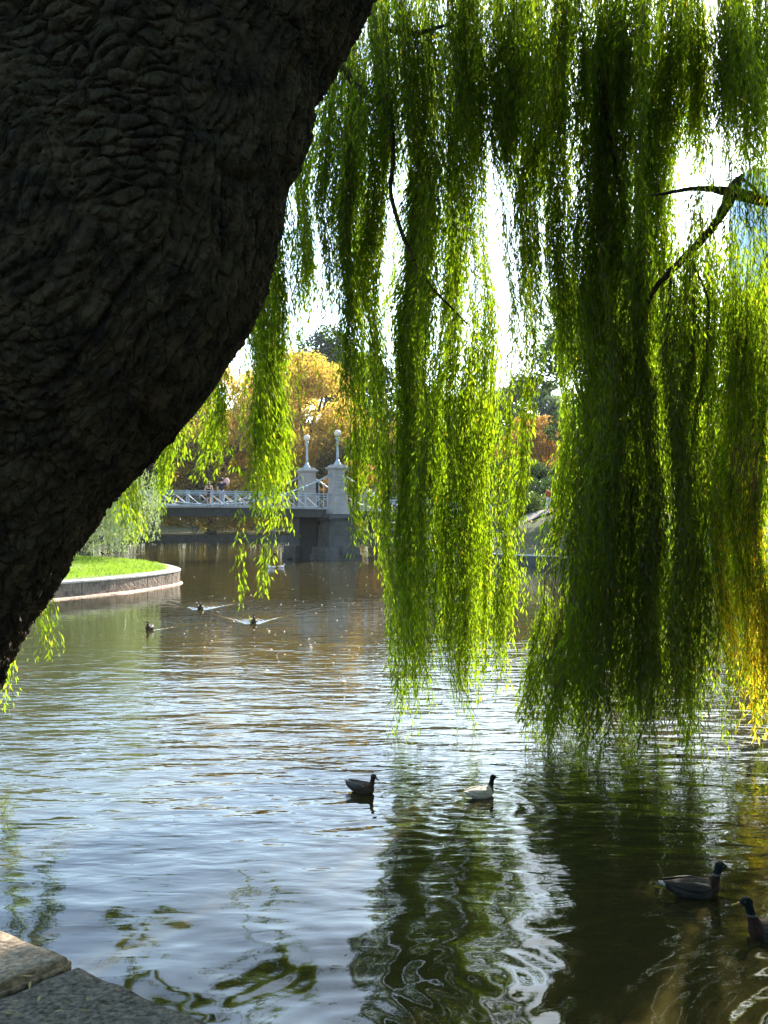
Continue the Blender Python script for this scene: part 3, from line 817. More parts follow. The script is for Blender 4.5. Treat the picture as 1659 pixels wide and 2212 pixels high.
# centre line of the leaning trunk, from the ground up
cl = [(-1060, 2560, .84), (-770, 2000, .68), (-555, 1612, .57), (-408, 1270, .56), (-266, 1020, .56), (-78, 772, .56), (112, 588, .56), (212, 300, .55), (312, -30, .54), (560, -400, .50), (920, -760, .42)]
cp = [P(u, v, DT+.25) for u, v, r_ in cl]; cr_ = [r_*1.08 for *_, r_ in cl]
def interp_path(cp, cr_, n):
    pts = []; k = len(cp)
    for i in range(k-1):
        p = [cp[max(i-1, 0)], cp[i], cp[i+1], cp[min(i+2, k-1)]]; rr = [cr_[max(i-1, 0)], cr_[i], cr_[i+1], cr_[min(i+2, k-1)]]
        for q in range(n):
            t = q/n
            f_ = lambda p: .5*((2*p[1])+(p[2]-p[0])*t+(2*p[0]-5*p[1]+4*p[2]-p[3])*t*t+(3*p[1]-p[0]-3*p[2]+p[3])*t*t*t)
            pts.append((f_(p), f_(rr)))
    pts.append((cp[-1], cr_[-1])); return pts
path = interp_path(cp, cr_, 100)
nfront, nback = 500, 40
ths = list(np.linspace(-R(112), R(112), nfront))+list(np.linspace(R(112), R(248), nback+2)[1:-1])
nth = len(ths)
vs = []; s_acc = 0; prevp = None
fx_ = Vector((0, -1, 0))
def sstep(x, a, b_): 
    x = min(1, max(0, (x-a)/(b_-a))); return x*x*(3-2*x)
for i, (p, r_) in enumerate(path):
    a = path[max(i-1, 0)][0]; c = path[min(i+1, len(path)-1)][0]; t = (c-a).normalized()
    e1 = (Vector((0, -1, 0))-t*t.dot(Vector((0, -1, 0)))).normalized(); e2 = t.cross(e1)
    if prevp is not None: s_acc += (p-prevp).length
    prevp = p
    for j in range(nth):
        th = ths[j]
        dr = e1*math.cos(th)+e2*math.sin(th)
        q = p+dr*r_
        if j >= nfront: vs.append(q); continue
        big = .085*mnoise.noise(q*1.4)+.035*mnoise.noise(q*3.7+Vector((3, 1, 7)))
        cyc = th*.58
        w1 = mnoise.noise(q*3.5); w2 = mnoise.noise(q*3.5+Vector((5, 5, 5))); w3 = mnoise.noise(q*14)
        # furrows between plates; slanting cracks across the trunk above, along it below
        side = sstep(abs(th), .45, .95); mixu = (.5+.5*math.tanh(3.5*(mnoise.noise(q*1.1+Vector((2, 0, 4)))*1.5+(q.z-3.35)*.9)))*(1-side)
        ca, sa = math.cos(.55), math.sin(.55)
        A_ = cyc*ca+s_acc*sa; B_ = -cyc*sa+s_acc*ca
        d1 = mnoise.voronoi(Vector((A_*13+w1*1.1+w3*.25, B_*30+w2*1.4+w3*.4, 0)))[0]
        d2 = mnoise.voronoi(Vector((cyc*34+w1*1.5+w3*.4, s_acc*6.5+w2*.9+w3*.3, 4)))[0]
        h = (sstep(d1[1]-d1[0], .0, .20)*.8+.2*sstep(d1[1]-d1[0], .1, .8))*mixu+(sstep(d2[1]-d2[0], .0, .20)*.8+.2*sstep(d2[1]-d2[0], .1, .8))*(1-mixu)
        rid = abs(mnoise.noise(Vector((cyc*6+w1*.8, s_acc*1.3+w2*.5, 9))))
        d3 = mnoise.voronoi(q*34)[0]
        fine = mnoise.fractal(q*26, .9, 2, 3)
        dsp = big*(1-.35*side)+.030*(1-.35*side)*(h-.6)+.024*(sstep(rid, 0, .16)-.8)+.008*fine+.004*sstep(d3[1]-d3[0], 0, .35)
        vs.append(q+dr*dsp)
n_ = len(path); idx = np.arange(n_*nth).reshape(n_, nth)
nx_ = np.roll(idx, -1, axis=1)
Fq = np.stack([idx[:-1], nx_[:-1], nx_[1:], idx[1:]], -1).reshape(-1, 4)
me = npmesh('trunk', np.array([tuple(v) for v in vs]), Fq)
M['bark'] = mat('furrowed willow bark', (.080, .058, .034), (.017, .013, .010), 11, 0.95, .014, 42, detail=10)
nt = M['bark'].node_tree; N = nt.nodes.new; L = nt.links.new      # cracked plates in the relief
bpn = next(n for n in nt.nodes if n.type == 'BUMP'); mpn = next(n for n in nt.nodes if n.type == 'MAPPING'); ns2 = bpn.inputs['Height'].links[0].from_node
wp = N('ShaderNodeTexNoise'); wp.inputs['Scale'].default_value = 9; wp.inputs['Detail'].default_value = 4; L(mpn.outputs[0], wp.inputs['Vector'])
vm = N('ShaderNodeVectorMath'); vm.operation = 'MULTIPLY_ADD'; vm.inputs[1].default_value = (.09, .09, .09); L(wp.outputs['Color'], vm.inputs[0]); L(mpn.outputs[0], vm.inputs[2])
mp2 = N('ShaderNodeMapping'); mp2.inputs['Rotation'].default_value = (0, R(40), 0); mp2.inputs['Scale'].default_value = (1.0, 1.0, .42); L(vm.outputs[0], mp2.inputs[0])
vo = N('ShaderNodeTexVoronoi'); vo.feature = 'DISTANCE_TO_EDGE'; vo.inputs['Scale'].default_value = 26; L(mp2.outputs[0], vo.inputs['Vector'])
mrr = N('ShaderNodeMapRange'); mrr.inputs['From Max'].default_value = .12; mrr.inputs['To Max'].default_value = .55; L(vo.outputs['Distance'], mrr.inputs['Value'])
ad = N('ShaderNodeMath'); ad.operation = 'ADD'; L(mrr.outputs[0], ad.inputs[0]); L(ns2.outputs['Fac'], ad.inputs[1]); L(ad.outputs[0], bpn.inputs['Height'])
link('trunk', me, M['bark'], wt, True)
# limbs carrying the crown out over the water
tipT = cp[-1]
def branch(pts, rad, name='branch', n=8, parent=None):
    mb = MB(); P_ = []
    for i in range(len(pts)-1):
        a, b_ = Vector(pts[i]), Vector(pts[i+1])
        pp = [Vector(pts[max(i-1, 0)]), a, b_, Vector(pts[min(i+2, len(pts)-1)])]
        for q in range(5):
            t = q/5; c_ = .5*((2*pp[1])+(pp[2]-pp[0])*t+(2*pp[0]-5*pp[1]+4*pp[2]-pp[3])*t*t+(3*pp[1]-pp[0]-3*pp[2]+pp[3])*t*t*t)
            P_.append((c_+Vector((random.uniform(-1, 1), random.uniform(-1, 1), random.uniform(-1, 1)))*rad[i]*.13, (rad[i]*(1-t)+rad[i+1]*t)*random.uniform(.94, 1.08)))
    P_.append((Vector(pts[-1]), rad[-1]))
    mb.tube([p for p, _ in P_], [r_ for _, r_ in P_], n)
    return mb.build(name, M['bark'], parent or wt, True)
branch([tipT, (.8, 4.5, 7.3), (1.2, 8, 9.3), (1.5, 12, 10.4), (1.7, 15, 10.2)], [.40, .30, .22, .13, .05])
branch([tipT, (-.6, 5, 7.9), (-2.2, 9, 10), (-3.4, 12.5, 10.2)], [.33, .24, .14, .05])
branch([tipT, (2.6, 4.5, 7.5), (4.2, 8.5, 9.6), (5.4, 12, 10.6)], [.33, .25, .15, .05])
branch([tipT, (1.5, .5, 7.5), (2.5, -3, 9), (3, -6, 10)], [.30, .22, .12, .05])
branch([P(835, 62, 12.2), P(890, 72, 12.1), P(960, 55, 12)], [.03, .035, .02])
branch([P(720, 120, 12.3), P(775, 190, 12.2), P(835, 240, 12.1), P(850, 330, 12.0), P(845, 420, 12), P(875, 520, 11.9), P(925, 610, 11.9), P(1010, 700, 11.9)], [.05, .045, .042, .03, .026, .024, .018, .010])
branch([P(835, 240, 12.1), P(800, 215, 12), P(775, 200, 12)], [.04, .03, .02])
# broken limb at the right edge with its forks
lb = branch([P(1900, 520, 11.4), P(1720, 455, 11.4), P(1640, 432, 11.4), P(1580, 415, 11.4)], [.095, .075, .066, .08])
branch([P(1580, 415, 11.4), P(1540, 408, 11.4), P(1490, 408, 11.5), P(1435, 418, 11.5), P(1405, 422, 11.5)], [.065, .04, .026, .018, .010])
branch([P(1578, 418, 11.4), P(1555, 470, 11.4), P(1500, 535, 11.4), P(1445, 590, 11.3), P(1415, 625, 11.3), P(1385, 700, 11.3), P(1370, 860, 11.3)], [.08, .050, .044, .036, .028, .018, .008])
branch([P(1582, 415, 11.4), P(1592, 392, 11.4), P(1606, 378, 11.4)], [.09, .05, .02])
branch([P(1600, 382, 11.4), P(1630, 408, 11.4), P(1660, 440, 11.4)], [.02, .018, .014])
branch([P(1450, 600, 11.3), P(1440, 700, 11.3), P(1430, 800, 11.3)], [.02, .014, .008])
branch([P(1490, 560, 11.2), P(1530, 650, 11.2), P(1525, 760, 11.2)], [.016, .012, .007])
branch([P(1290, 150, 11.8), P(1340, 420, 11.8), P(1380, 700, 11.8), P(1375, 950, 11.8)], [.03, .022, .015, .008])
branch([P(1060, 120, 12.2), P(1075, 240, 12.2), P(1035, 330, 12.2)], [.02, .014, .008])
# left strands
H_ = lambda *a, **k: hank(wt, *a, **k)
H_(70, 36, 1000, 1400, 11.6, 12, lean=.0, depth=.25)
H_(20, 46, 1050, 1480, 12.0, 9, depth=.3)
H_(0, 110, 900, 1230, 11, 22, depth=.6)
H_(447, 52, 640, 992, 12.2, 26, depth=.25, taper=.5)
H_(392, 36, 700, 965, 12.4, 8, depth=.2)
H_(322, 90, 700, 1070, 13.5, 42, depth=.35, taper=.3)
H_(270, 80, 800, 1120, 13.0, 26, depth=.35, taper=.3)
H_(510, 22, 560, 905, 12.5, 3, depth=.1)
H_(592, 85, 330, 880, 12.2, 44, tone=-.1, depth=.5)
H_(552, 70, 420, 1085, 12.4, 34, taper=.35)
H_(572, 78, 420, 1150, 12.0, 46, taper=.4, depth=.4)
H_(600, 34, 500, 1050, 12.8, 22, taper=.4, depth=.25)
H_(531, 8, 1100, 1290, 12.0, 2, depth=.05, taper=.1, raggedtop=.05)
H_(571, 10, 1080, 1258, 12.0, 3, depth=.05, taper=.1, raggedtop=.05)
H_(655, 70, 200, 700, 12.6, 22)
H_(690, 60, 150, 740, 12.2, 26, taper=.45)
H_(652, 20, 560, 870, 12.0, 3, depth=.1)
H_(733, 48, 180, 962, 12.1, 36, taper=.45, depth=.3)
H_(725, 70, 60, 560, 12.8, 34)
H_(790, 80, 20, 700, 12.6, 46)
H_(785, 50, 300, 1130, 12.6, 24, taper=.35, depth=.3)
H_(772, 22, 700, 1190, 12.2, 6, depth=.1, taper=.3)
H_(822, 34, 500, 1150, 12.4, 14, taper=.4)
# middle strands
H_(860, 90, 0, 1545, 12.4, 60, taper=.22)
H_(845, 60, 650, 1560, 12.6, 26, taper=.25)
H_(850, 100, -60, 900, 12.9, 50)
H_(935, 100, 120, 1575, 12.2, 70, taper=.22, tone=-.12)
H_(960, 110, 300, 1400, 13.2, 56, taper=.3, tone=-.05)
H_(930, 120, -60, 800, 12.8, 54)
H_(1020, 85, 600, 1565, 12.5, 48, taper=.25)
H_(1040, 60, 700, 1500, 13.0, 28, taper=.3)
H_(1028, 50, 350, 1350, 12.7, 32, taper=.5)
H_(1092, 52, 730, 1495, 12.6, 28, taper=.35)
H_(1000, 100, -80, 560, 12.6, 56, taper=.5)
H_(1065, 80, -80, 370, 12.4, 44, taper=.5, tone=-.1)
H_(1128, 30, 600, 1160, 12.2, 11, taper=.35, depth=.2)
H_(1105, 50, 100, 800, 12.2, 20, taper=.5)
H_(1140, 60, 200, 720, 12.0, 22, taper=.5)
H_(1185, 70, 0, 800, 12.4, 40, taper=.4)
H_(1195, 50, 500, 1170, 12.5, 26, taper=.4, top_u=1215)
# right curtain
for (u, w, vt, vb, d, n, tn) in [(1178, 62, 850, 1600, 12.2, 40, 0), (1145, 34, 1150, 1560, 12.0, 14, 0), (1235, 76, 500, 1600, 12.6, 52, 0), (1225, 76, 700, 1610, 11.6, 44, -.15),
                         (1290, 90, 300, 1560, 12.2, 60, -.1), (1290, 90, 500, 1635, 11.5, 54, -.2), (1350, 90, 200, 1600, 12.8, 52, 0), (1370, 90, 400, 1645, 11.4, 62, -.2), (1430, 90, 200, 1570, 12.4, 58, -.05),
                         (1440, 90, 500, 1640, 11.3, 60, -.2), (1490, 60, 560, 1610, 11.6, 40, -.15), (1500, 60, 500, 1480, 12.8, 34, 0), (1540, 70, 520, 1520, 12.2, 40, .05), (1240, 80, -60, 800, 12.2, 48, -.1), (1310, 90, -80, 620, 12.6, 54, -.05),
                         (1380, 90, -80, 640, 12.0, 54, -.1), (1330, 100, -80, 900, 11.6, 50, -.15), (1415, 60, -80, 520, 12.2, 34, 0), (1170, 90, -80, 420, 12.6, 46, 0), (1100, 110, -80, 330, 12.0, 54, -.1)]:
    H_(u, w, vt, vb, d, n, tone=tn, taper=.25, top_u=u+(25 if vt > 400 else 0)+(50 if u < 1240 and vt >= 500 else 0))
H_(1582, 50, 540, 1360, 12.0, 28, taper=.4)
H_(1560, 16, 1100, 1612, 11.8, 4, depth=.1)
H_(1598, 84, 880, 1550, 11.7, 66, taper=.35, ytip=1.1, yellow=.15, label='yellowed hanging branch at the right edge')
H_(1640, 55, 600, 1560, 11.9, 34, taper=.3, ytip=.45)
H_(1655, 60, 560, 1590, 12.1, 32, taper=.3)
H_(1600, 90, 500, 1250, 12.7, 44, taper=.4)
H_(1690, 90, 400, 1500, 12.3, 44)
H_(1780, 120, 200, 1500, 12, 44); H_(1900, 150, 200, 1450, 12.2, 44)
for q in range(9): H_(2020+q*95, 130, -150, 1250+60*(q % 3), 11.5+.4*(q % 4), 40, spacing=.035)  # unseen strands added past the right edge to shade the near water
# right top mass
for (u, w, vt, vb, d, n) in [(1500, 60, -80, 300, 12, 26), (1545, 70, -80, 380, 12.2, 36), (1600, 80, -80, 345, 12, 40), (1650, 70, -80, 330, 12.4, 34), (1560, 100, -80, 220, 12.8, 40), (1450, 60, -80, 150, 12.2, 18), (1648, 30, 200, 420, 12, 5)]:
    H_(u, w, vt, vb, d, n, taper=.5, tone=-.1)
# dense leafage along the top of the picture
for (u, w, vt, vb, d, n) in [(780, 110, -120, 330, 11.8, 44), (880, 130, -150, 420, 12.1, 54), (990, 120, -150, 330, 11.8, 50), (1210, 130, -150, 420, 11.7, 56), (1320, 130, -150, 400, 12.1, 60), (1400, 90, -150, 330, 11.9, 36), (700, 80, 60, 420, 12.4, 28), (660, 60, 300, 640, 12.9, 18)]:
    H_(u, w, vt, vb, d, n, taper=.5, tone=-.12)
for (u, w, vt, vb, d, n) in [(700, 150, -100, 480, 13.4, 40), (830, 150, -100, 760, 13.5, 50), (950, 150, -100, 620, 13.6, 50), (1020, 80, 500, 1350, 13.6, 30), (870, 110, 500, 1420, 13.5, 40), (1010, 60, -100, 560, 13.5, 26),
                             (1130, 150, -100, 330, 13.5, 50), (1250, 150, -100, 760, 13.4, 56), (1380, 150, -100, 560, 13.5, 56), (1285, 110, 450, 1450, 13.6, 42), (1340, 150, 500, 1500, 13.5, 56), (1450, 150, 600, 1480, 13.6, 56), (1560, 120, 650, 1350, 13.4, 40), (1640, 90, 600, 1300, 13.4, 34), (1560, 170, -100, 260, 13.3, 46)]:
    H_(u, w, vt, vb, d, int(n*.7), taper=.35, depth=.8)
for (u, w, vt, vb, d, n) in [(1495, 70, 425, 900, 12, 26), (1540, 60, 430, 900, 12.1, 24), (1580, 60, 440, 800, 12, 22), (1625, 60, 560, 1000, 12.2, 24), (1470, 50, -80, 330, 12.2, 14), (1530, 90, -80, 330, 12.0, 36), (1620, 90, -80, 340, 12.3, 40), (1650, 50, 60, 480, 12.1, 12), (1440, 60, 400, 760, 12.1, 22)]:
    H_(u, w, vt, vb, d, n, taper=.5)
for q in range(9):
    H_(690+q*95, 130, -160, 330+70*((q*5) % 3), 13.6+.3*(q % 3), 46, taper=.5, depth=.6)
for (u, w, vt, vb, d, n) in [(1430, 60, 60, 620, 12.3, 26), (1475, 50, -80, 260, 12.6, 22), (1510, 44, 300, 520, 11.0, 5), (1590, 60, 330, 700, 10.9, 7), (1625, 60, 300, 640, 11.0, 12), (1480, 60, 380, 800, 11.0, 9)]:
    H_(u, w, vt, vb, d, n, taper=.5)
print('leaves', NLEAF[0])
# crown overhead, above and behind the camera, and added unseen clumps for shade
cs = []; rs = []
for i in range(70):
    x = rng.uniform(-8, 9); y = rng.uniform(-9, 11); cs.append((x, y, rng.uniform(8.9, 11.5)+max(0, y-6)*.65)); rs.append((1.7, 1.7, 1.1))
for i in range(26):
    a = rng.uniform(math.pi, 2*math.pi); cs.append((math.cos(a)*9, math.sin(a)*9-1, rng.uniform(3.0, 9))); rs.append((1.8, 1.8, 2.2))
k_ = 0
while k_ < 90:  # clumps added out of view along the sun ray to shade the trunk
    q = Vector((rng.uniform(-1.2, .9), 2.7, rng.uniform(2.9, 5.9)))+sd*rng.uniform(5.6, 12)
    if q.z < 2.85+.52*q.y+.8: continue
    cs.append(tuple(q)); rs.append((.9, .9, .7)); k_ += 1
for i in range(120):  # clumps added out of view at the right to darken the near water
    y = rng.uniform(2, 14); x = .386*y+2.6+rng.uniform(0, 9); cs.append((x, y, rng.uniform(2.5, 9.5))); rs.append((1.3, 1.3, 1.5))
me = leaf_cloud(np.array(cs), np.array(rs), 170000, .24, lambda p, c: rng.uniform(.1, .6, len(p)), 1.0, True)
link('crown', me, M['willow'], wt)

# ---------------------------------------------------------------- pale willow on the point
pw = empty('willow_tree', (-20.5, 50, .6), 'pale weeping willow on the grass point, half hidden by the big trunk', 'tree')
r = np.random.default_rng(77)
n = 900
u = r.uniform(-60, 345, n); vtop = 900+r.uniform(0, 130, n)+np.clip((u-230)/110, 0, 1)*120
vbot = 1150+r.uniform(-40, 52, n)-np.clip((u-260)/90, 0, 1)*40
dd = r.uniform(46, 54, n)
T = np.stack([(u-U0)/F*dd, dd, CAMH-(vtop-V0)/F*dd], -1)
ln = (vbot-vtop)/F*dd
LV = []; LT = []
LV, LT, TW = strands(T, ln, r.normal(0, .04, (n, 2)), 5, spacing=.10, leaf=(.11, .2), wid=.035)
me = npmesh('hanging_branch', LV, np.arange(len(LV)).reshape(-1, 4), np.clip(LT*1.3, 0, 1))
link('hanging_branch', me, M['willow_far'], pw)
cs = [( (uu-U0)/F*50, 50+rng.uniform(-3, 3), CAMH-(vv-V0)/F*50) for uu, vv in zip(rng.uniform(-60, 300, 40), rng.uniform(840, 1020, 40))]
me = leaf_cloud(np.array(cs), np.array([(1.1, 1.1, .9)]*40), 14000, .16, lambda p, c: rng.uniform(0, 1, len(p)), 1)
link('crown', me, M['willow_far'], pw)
mb = MB(); mb.tube([(-20.5, 50, .3), (-20.3, 50, 2.5), (-19.5, 50, 5)], [.6, .45, .35], 10); mb.tube([(-20, 50, 3.5), (-17.5, 50, 6), (-14.5, 50, 6.5)], [.3, .2, .08], 8)
mb.build('trunk', M['bark_far'], pw, True)

# ---------------------------------------------------------------- glass tower
tw = empty('glass_tower', (243, 600, 0), 'distant blue glass office tower at the right edge behind the willow limb', 'building')
m, nt, out = newmat('blue glass facade'); N = nt.nodes.new; L = nt.links.new
b = N('ShaderNodeBsdfPrincipled'); L(b.outputs[0], out.inputs[0]); b.inputs['Roughness'].default_value = .25; b.inputs['Metallic'].default_value = .3
tcc = N('ShaderNodeTexCoord'); sp = N('ShaderNodeSeparateXYZ'); L(tcc.outputs['Object'], sp.inputs[0])
def band(sock, period, frac):
    a = N('ShaderNodeMath'); a.operation = 'DIVIDE'; a.inputs[1].default_value = period; L(sock, a.inputs[0])
    f_ = N('ShaderNodeMath'); f_.operation = 'FRACT'; L(a.outputs[0], f_.inputs[0])
    c = N('ShaderNodeMath'); c.operation = 'LESS_THAN'; c.inputs[1].default_value = frac; L(f_.outputs[0], c.inputs[0]); return c.outputs[0]
mxm = N('ShaderNodeMath'); mxm.operation = 'MAXIMUM'; L(band(sp.outputs['Z'], 4.6, .12), mxm.inputs[0]); L(band(sp.outputs['X'], 9, .05), mxm.inputs[1])
mc = N('ShaderNodeMix'); mc.data_type = 'RGBA'; mc.inputs[6].default_value = (.22, .42, .62, 1); mc.inputs[7].default_value = (.12, .22, .34, 1)
L(mxm.outputs[0], mc.inputs[0]); L(mc.outputs[2], b.inputs['Base Color'])
mb = MB(); mb.box(218, 268, 600, 630, 0, 210); mb.build('glass_facade', m, tw)
mb = MB(); mb.box(222, 264, 604, 626, 210, 214); mb.build('roof_plant', M['greystone'], tw)

# ---------------------------------------------------------------- people
def skinmesh(name, pts, edges, rad, m, parent, sub=1, root=0):
    me = bpy.data.meshes.new(name); me.from_pydata([tuple(p) for p in pts], edges, []); me.update()
    o = link(name, me, m, parent, world=False)
    md = o.modifiers.new('skin', 'SKIN'); md.use_smooth_shade = True
    if not me.skin_vertices: 
        bpy.context.view_layer.objects.active = o
    sv = me.skin_vertices[0].data
    for i, r_ in enumerate(rad):
        sv[i].radius = r_ if hasattr(r_, '__len__') else (r_, r_); sv[i].use_root = (i == root)
    s_ = o.modifiers.new('sub', 'SUBSURF'); s_.levels = sub; s_.render_levels = sub
    return o
def person(name, loc, rz, h, label, top, bottom, hair, dress=False, arms='down', legs='stand', longhair=False, sleeve=True, bareback=False, group='people in the park', shorts=False):
    r_ = empty('person', loc, label, 'person', group, rz); r_.scale = (h/1.75,)*3
    # faces +y in its own frame
    if legs == 'sit':
        hz = .12
        P_ = {'hip': (0, 0, hz), 'bel': (0, -.05, .32), 'che': (0, -.04, .52), 'nek': (0, 0, .68), 'hed': (0, .02, .80), 'top': (0, .02, .90)}
        kn = [(-.13, .40, .38), (.13, .42, .36)]; ft = [(-.12, .62, .04), (.12, .66, .04)]; toe = [(-.12, .76, .03), (.12, .80, .03)]; hipj = [(-.1, .02, hz), (.1, .02, hz)]
        sh_ = [(-.19, -.02, .60), (.19, -.02, .60)]; el = [(-.25, .1, .38), (.25, .1, .38)]; ha = [(-.14, .36, .40), (.14, .36, .40)]
    else:
        P_ = {'hip': (0, 0, .92), 'bel': (0, .01, 1.10), 'che': (0, 0, 1.30), 'nek': (0, 0, 1.50), 'hed': (0, .02, 1.62), 'top': (0, .02, 1.72)}
        st = .16 if legs == 'walk' else .02
        kn = [(-.10, st*.8, .50), (.10, -st*.2, .50)]; ft = [(-.10, st, .08), (.10, -st*1.3, .08 if legs != 'walk' else .12)]; toe = [(-.11, st+.15, .03), (.11, -st*1.3+.14, .03)]; hipj = [(-.09, 0, .86), (.09, 0, .86)]
        sh_ = [(-.19, 0, 1.43), (.19, 0, 1.43)]
        if arms == 'down': el = [(-.26, -.02, 1.15), (.26, -.02, 1.15)]; ha = [(-.25, .08, .90), (.25, .08, .90)]
        elif arms == 'face': el = [(-.24, .20, 1.22), (.24, .20, 1.22)]; ha = [(-.08, .26, 1.50), (.08, .26, 1.50)]
        else: el = [(-.26, -.02, 1.15), (.30, .10, 1.25)]; ha = [(-.25, .08, .90), (.24, .12, 1.50)]
    pts = [P_['hip'], P_['bel'], P_['che'], P_['nek'], P_['hed'], P_['top']]
    rad = [(.135, .10), (.12, .09), (.15, .10), .055, (.085, .10), (.05, .06)]
    ed = [(0, 1), (1, 2), (2, 3), (3, 4), (4, 5)]
    for s in (0, 1):
        b0 = len(pts); pts += [hipj[s], kn[s], ft[s], toe[s]]; rad += [.085, .055, .038, .03]; ed += [(0, b0), (b0, b0+1), (b0+1, b0+2), (b0+2, b0+3)]
        b0 = len(pts); pts += [sh_[s], el[s], ha[s]]; rad += [.05, .038, .028]; ed += [(2, b0), (b0, b0+1), (b0+1, b0+2)]
        hv = (Vector(ha[s])-Vector(el[s])).normalized(); tip = Vector(ha[s])+hv*.10; pts += [tuple(tip)]; rad += [.022]; ed += [(b0+2, b0+3)]
    skinmesh('body', pts, ed, rad, M['skin'], r_)
    g_ = 1.18
    # shirt or dress
    tp = [P_['hip'], P_['bel'], P_['che'], tuple(Vector(P_['nek'])-Vector((0, 0, .05)))]; tr = [(.155, .125), (.14, .115), (.172, .125), (.07, .06)]; te = [(0, 1), (1, 2), (2, 3)]
    if bareback: tp = tp[:3]; tp[2] = tuple(Vector(P_['che'])-Vector((0, 0, .03))); tr = [(.155, .125), (.14, .115), (.165, .12)]; te = te[:2]
    if dress:
        tp.append((0, 0, .62)); tr.append((.17, .15)); te.append((0, len(tp)-1))
    elif not bareback:
        pass
    if sleeve:
        for s in (0, 1):
            b0 = len(tp); tp += [sh_[s], tuple(Vector(sh_[s]).lerp(Vector(el[s]), .75))]; tr += [.066, .056]; te += [(2, b0), (b0, b0+1)]
    skinmesh('dress' if dress else 'shirt', tp, te, tr, top, r_)
    if not dress:
        tp = [P_['hip']]; tr = [(.15, .12)]; te = []
        for s in (0, 1):
            b0 = len(tp)
            if shorts: tp += [hipj[s], kn[s]]; tr += [.105, .085]; te += [(0, b0), (b0, b0+1)]
            else: tp += [hipj[s], kn[s], ft[s]]; tr += [.105, .08, .065]; te += [(0, b0), (b0, b0+1), (b0+1, b0+2)]
        skinmesh('shorts' if shorts else 'trousers', tp, te, tr, bottom, r_)
    mb = MB(); hd = Vector(P_['hed']); mb.sphere(hd+Vector((0, -.025, .035)), .115, 12, 8, (.92, 1.0, 1.0))
    if longhair: mb.tube([hd+Vector((0, -.10, 0)), hd+Vector((0, -.13, -.15)), hd+Vector((.02, -.12, -.36))], [.09, .075, .03], 8)
    mb.build('hair', hair, r_, True, False)
    mb = MB()
    for s in (-1, 1):
        k_ = ft[0 if s < 0 else 1]; mb.tube([Vector(k_)+Vector((0, -.07, -.03)), Vector(k_)+Vector((0, .05, -.03)), Vector(k_)+Vector((0, .2, -.05))], [.045, .05, .03], 8)
    mb.build('shoes', M['black'], r_, True, False)
    return r_
def on_deck(u, w):
    # point on the deck line at lateral offset w under a sighted column
    k = (u-U0)/F; a = BP+bn*w
    s = (k*a.y-a.x)/(bx_.x-k*bx_.y)
    p = bpnt(s, w, deck_z(s)); return p
br_rz = math.atan2(bx_.y, bx_.x)
person('p', on_deck(451, .9), R(10), 1.58, 'woman in short strapless black dress with long brown hair walking on the bridge', M['black'], None, M['brownhair'], dress=True, longhair=True, sleeve=False, bareback=True, legs='walk')
man = person('p', on_deck(479, .8), R(5), 1.80, 'man in dark shirt and pale grey trousers beside the woman on the bridge', M['navy'], M['greycloth'], M['darkhair'], arms='carry', legs='walk')
q = on_deck(489, .8); r_ = empty('bundle', q+Vector((0, .1, 1.55)), 'round pink bundle carried on the right shoulder of the man', 'bag')
mb = MB(); mb.sphere((0, 0, .02), .19, 16, 10, (1, .8, 1.25)); mb.build('cover', M['pink'], r_, True, False); mb = MB(); mb.tube([(-.12, .02, .1), (-.17, .03, -.02), (-.13, 0, -.18)], .02, 6); mb.build('strap', M['whitecloth'], r_, True, False)
person('p', on_deck(805, .7), R(-60), 1.75, 'dark haired person in pale shirt raising hands to the face, right of the pylon', M['whitecloth'], M['black'], M['darkhair'], arms='face')
person('p', on_deck(790, 1.3), R(80), 1.70, 'person in white top on the bridge, behind willow tips next to the pylon', M['whitecloth'], M['greycloth'], M['brownhair'])
def on_bank(u, d, z=None):
    x = (u-U0)/F*d; v = Vector((x, d, 0)); return Vector((x, d, ground_h(x, d, near_off(v)) if z is None else z))
person('p', on_bank(906, 88), R(170), 1.45, 'child in rust red top on the lawn beyond the bridge pier', M['rust'], M['navy'], M['darkhair'], arms='down')
person('p', on_bank(928, 80), R(150), 1.70, 'person in grey jacket under the bridge between willow tips', M['greycloth'], M['greycloth'], M['darkhair'])
person('p', on_bank(946, 71), R(190), 1.75, 'person in dark blue clothes standing at the water edge under the bridge', M['navy'], M['navy'], M['darkhair'])
person('p', on_bank(1185, 74), R(185), 1.72, 'person in bright red top and white trousers on the sunlit path at the right', M['redcloth'], M['whitecloth'], M['darkhair'])
person('p', on_bank(590, 119), R(200), 1.75, 'person in white sitting on the far lawn left of the bridge pier', M['whitecloth'], M['greycloth'], M['darkhair'], legs='sit')
# white handrail at the foot of the right approach
hr = empty('handrail', on_bank(1035, 66), 'short white handrail on the right bank seen between strands', 'railing')
mb = MB()
for q in range(3): mb.tube([(q*.8, 0, 0), (q*.8, 0, 1.1)], .03, 6)
mb.build('post', M['whitepaint'], hr, world=False)
mb = MB(); mb.tube([(0, 0, 1.1), (1.6, 0, 1.1)], .03, 6); mb.tube([(0, 0, .6), (1.6, 0, .6)], .025, 6); mb.tube([(0, 0, .1), (.8, 0, .6)], .025, 6)
mb.build('rail', M['whitepaint'], hr, world=False)

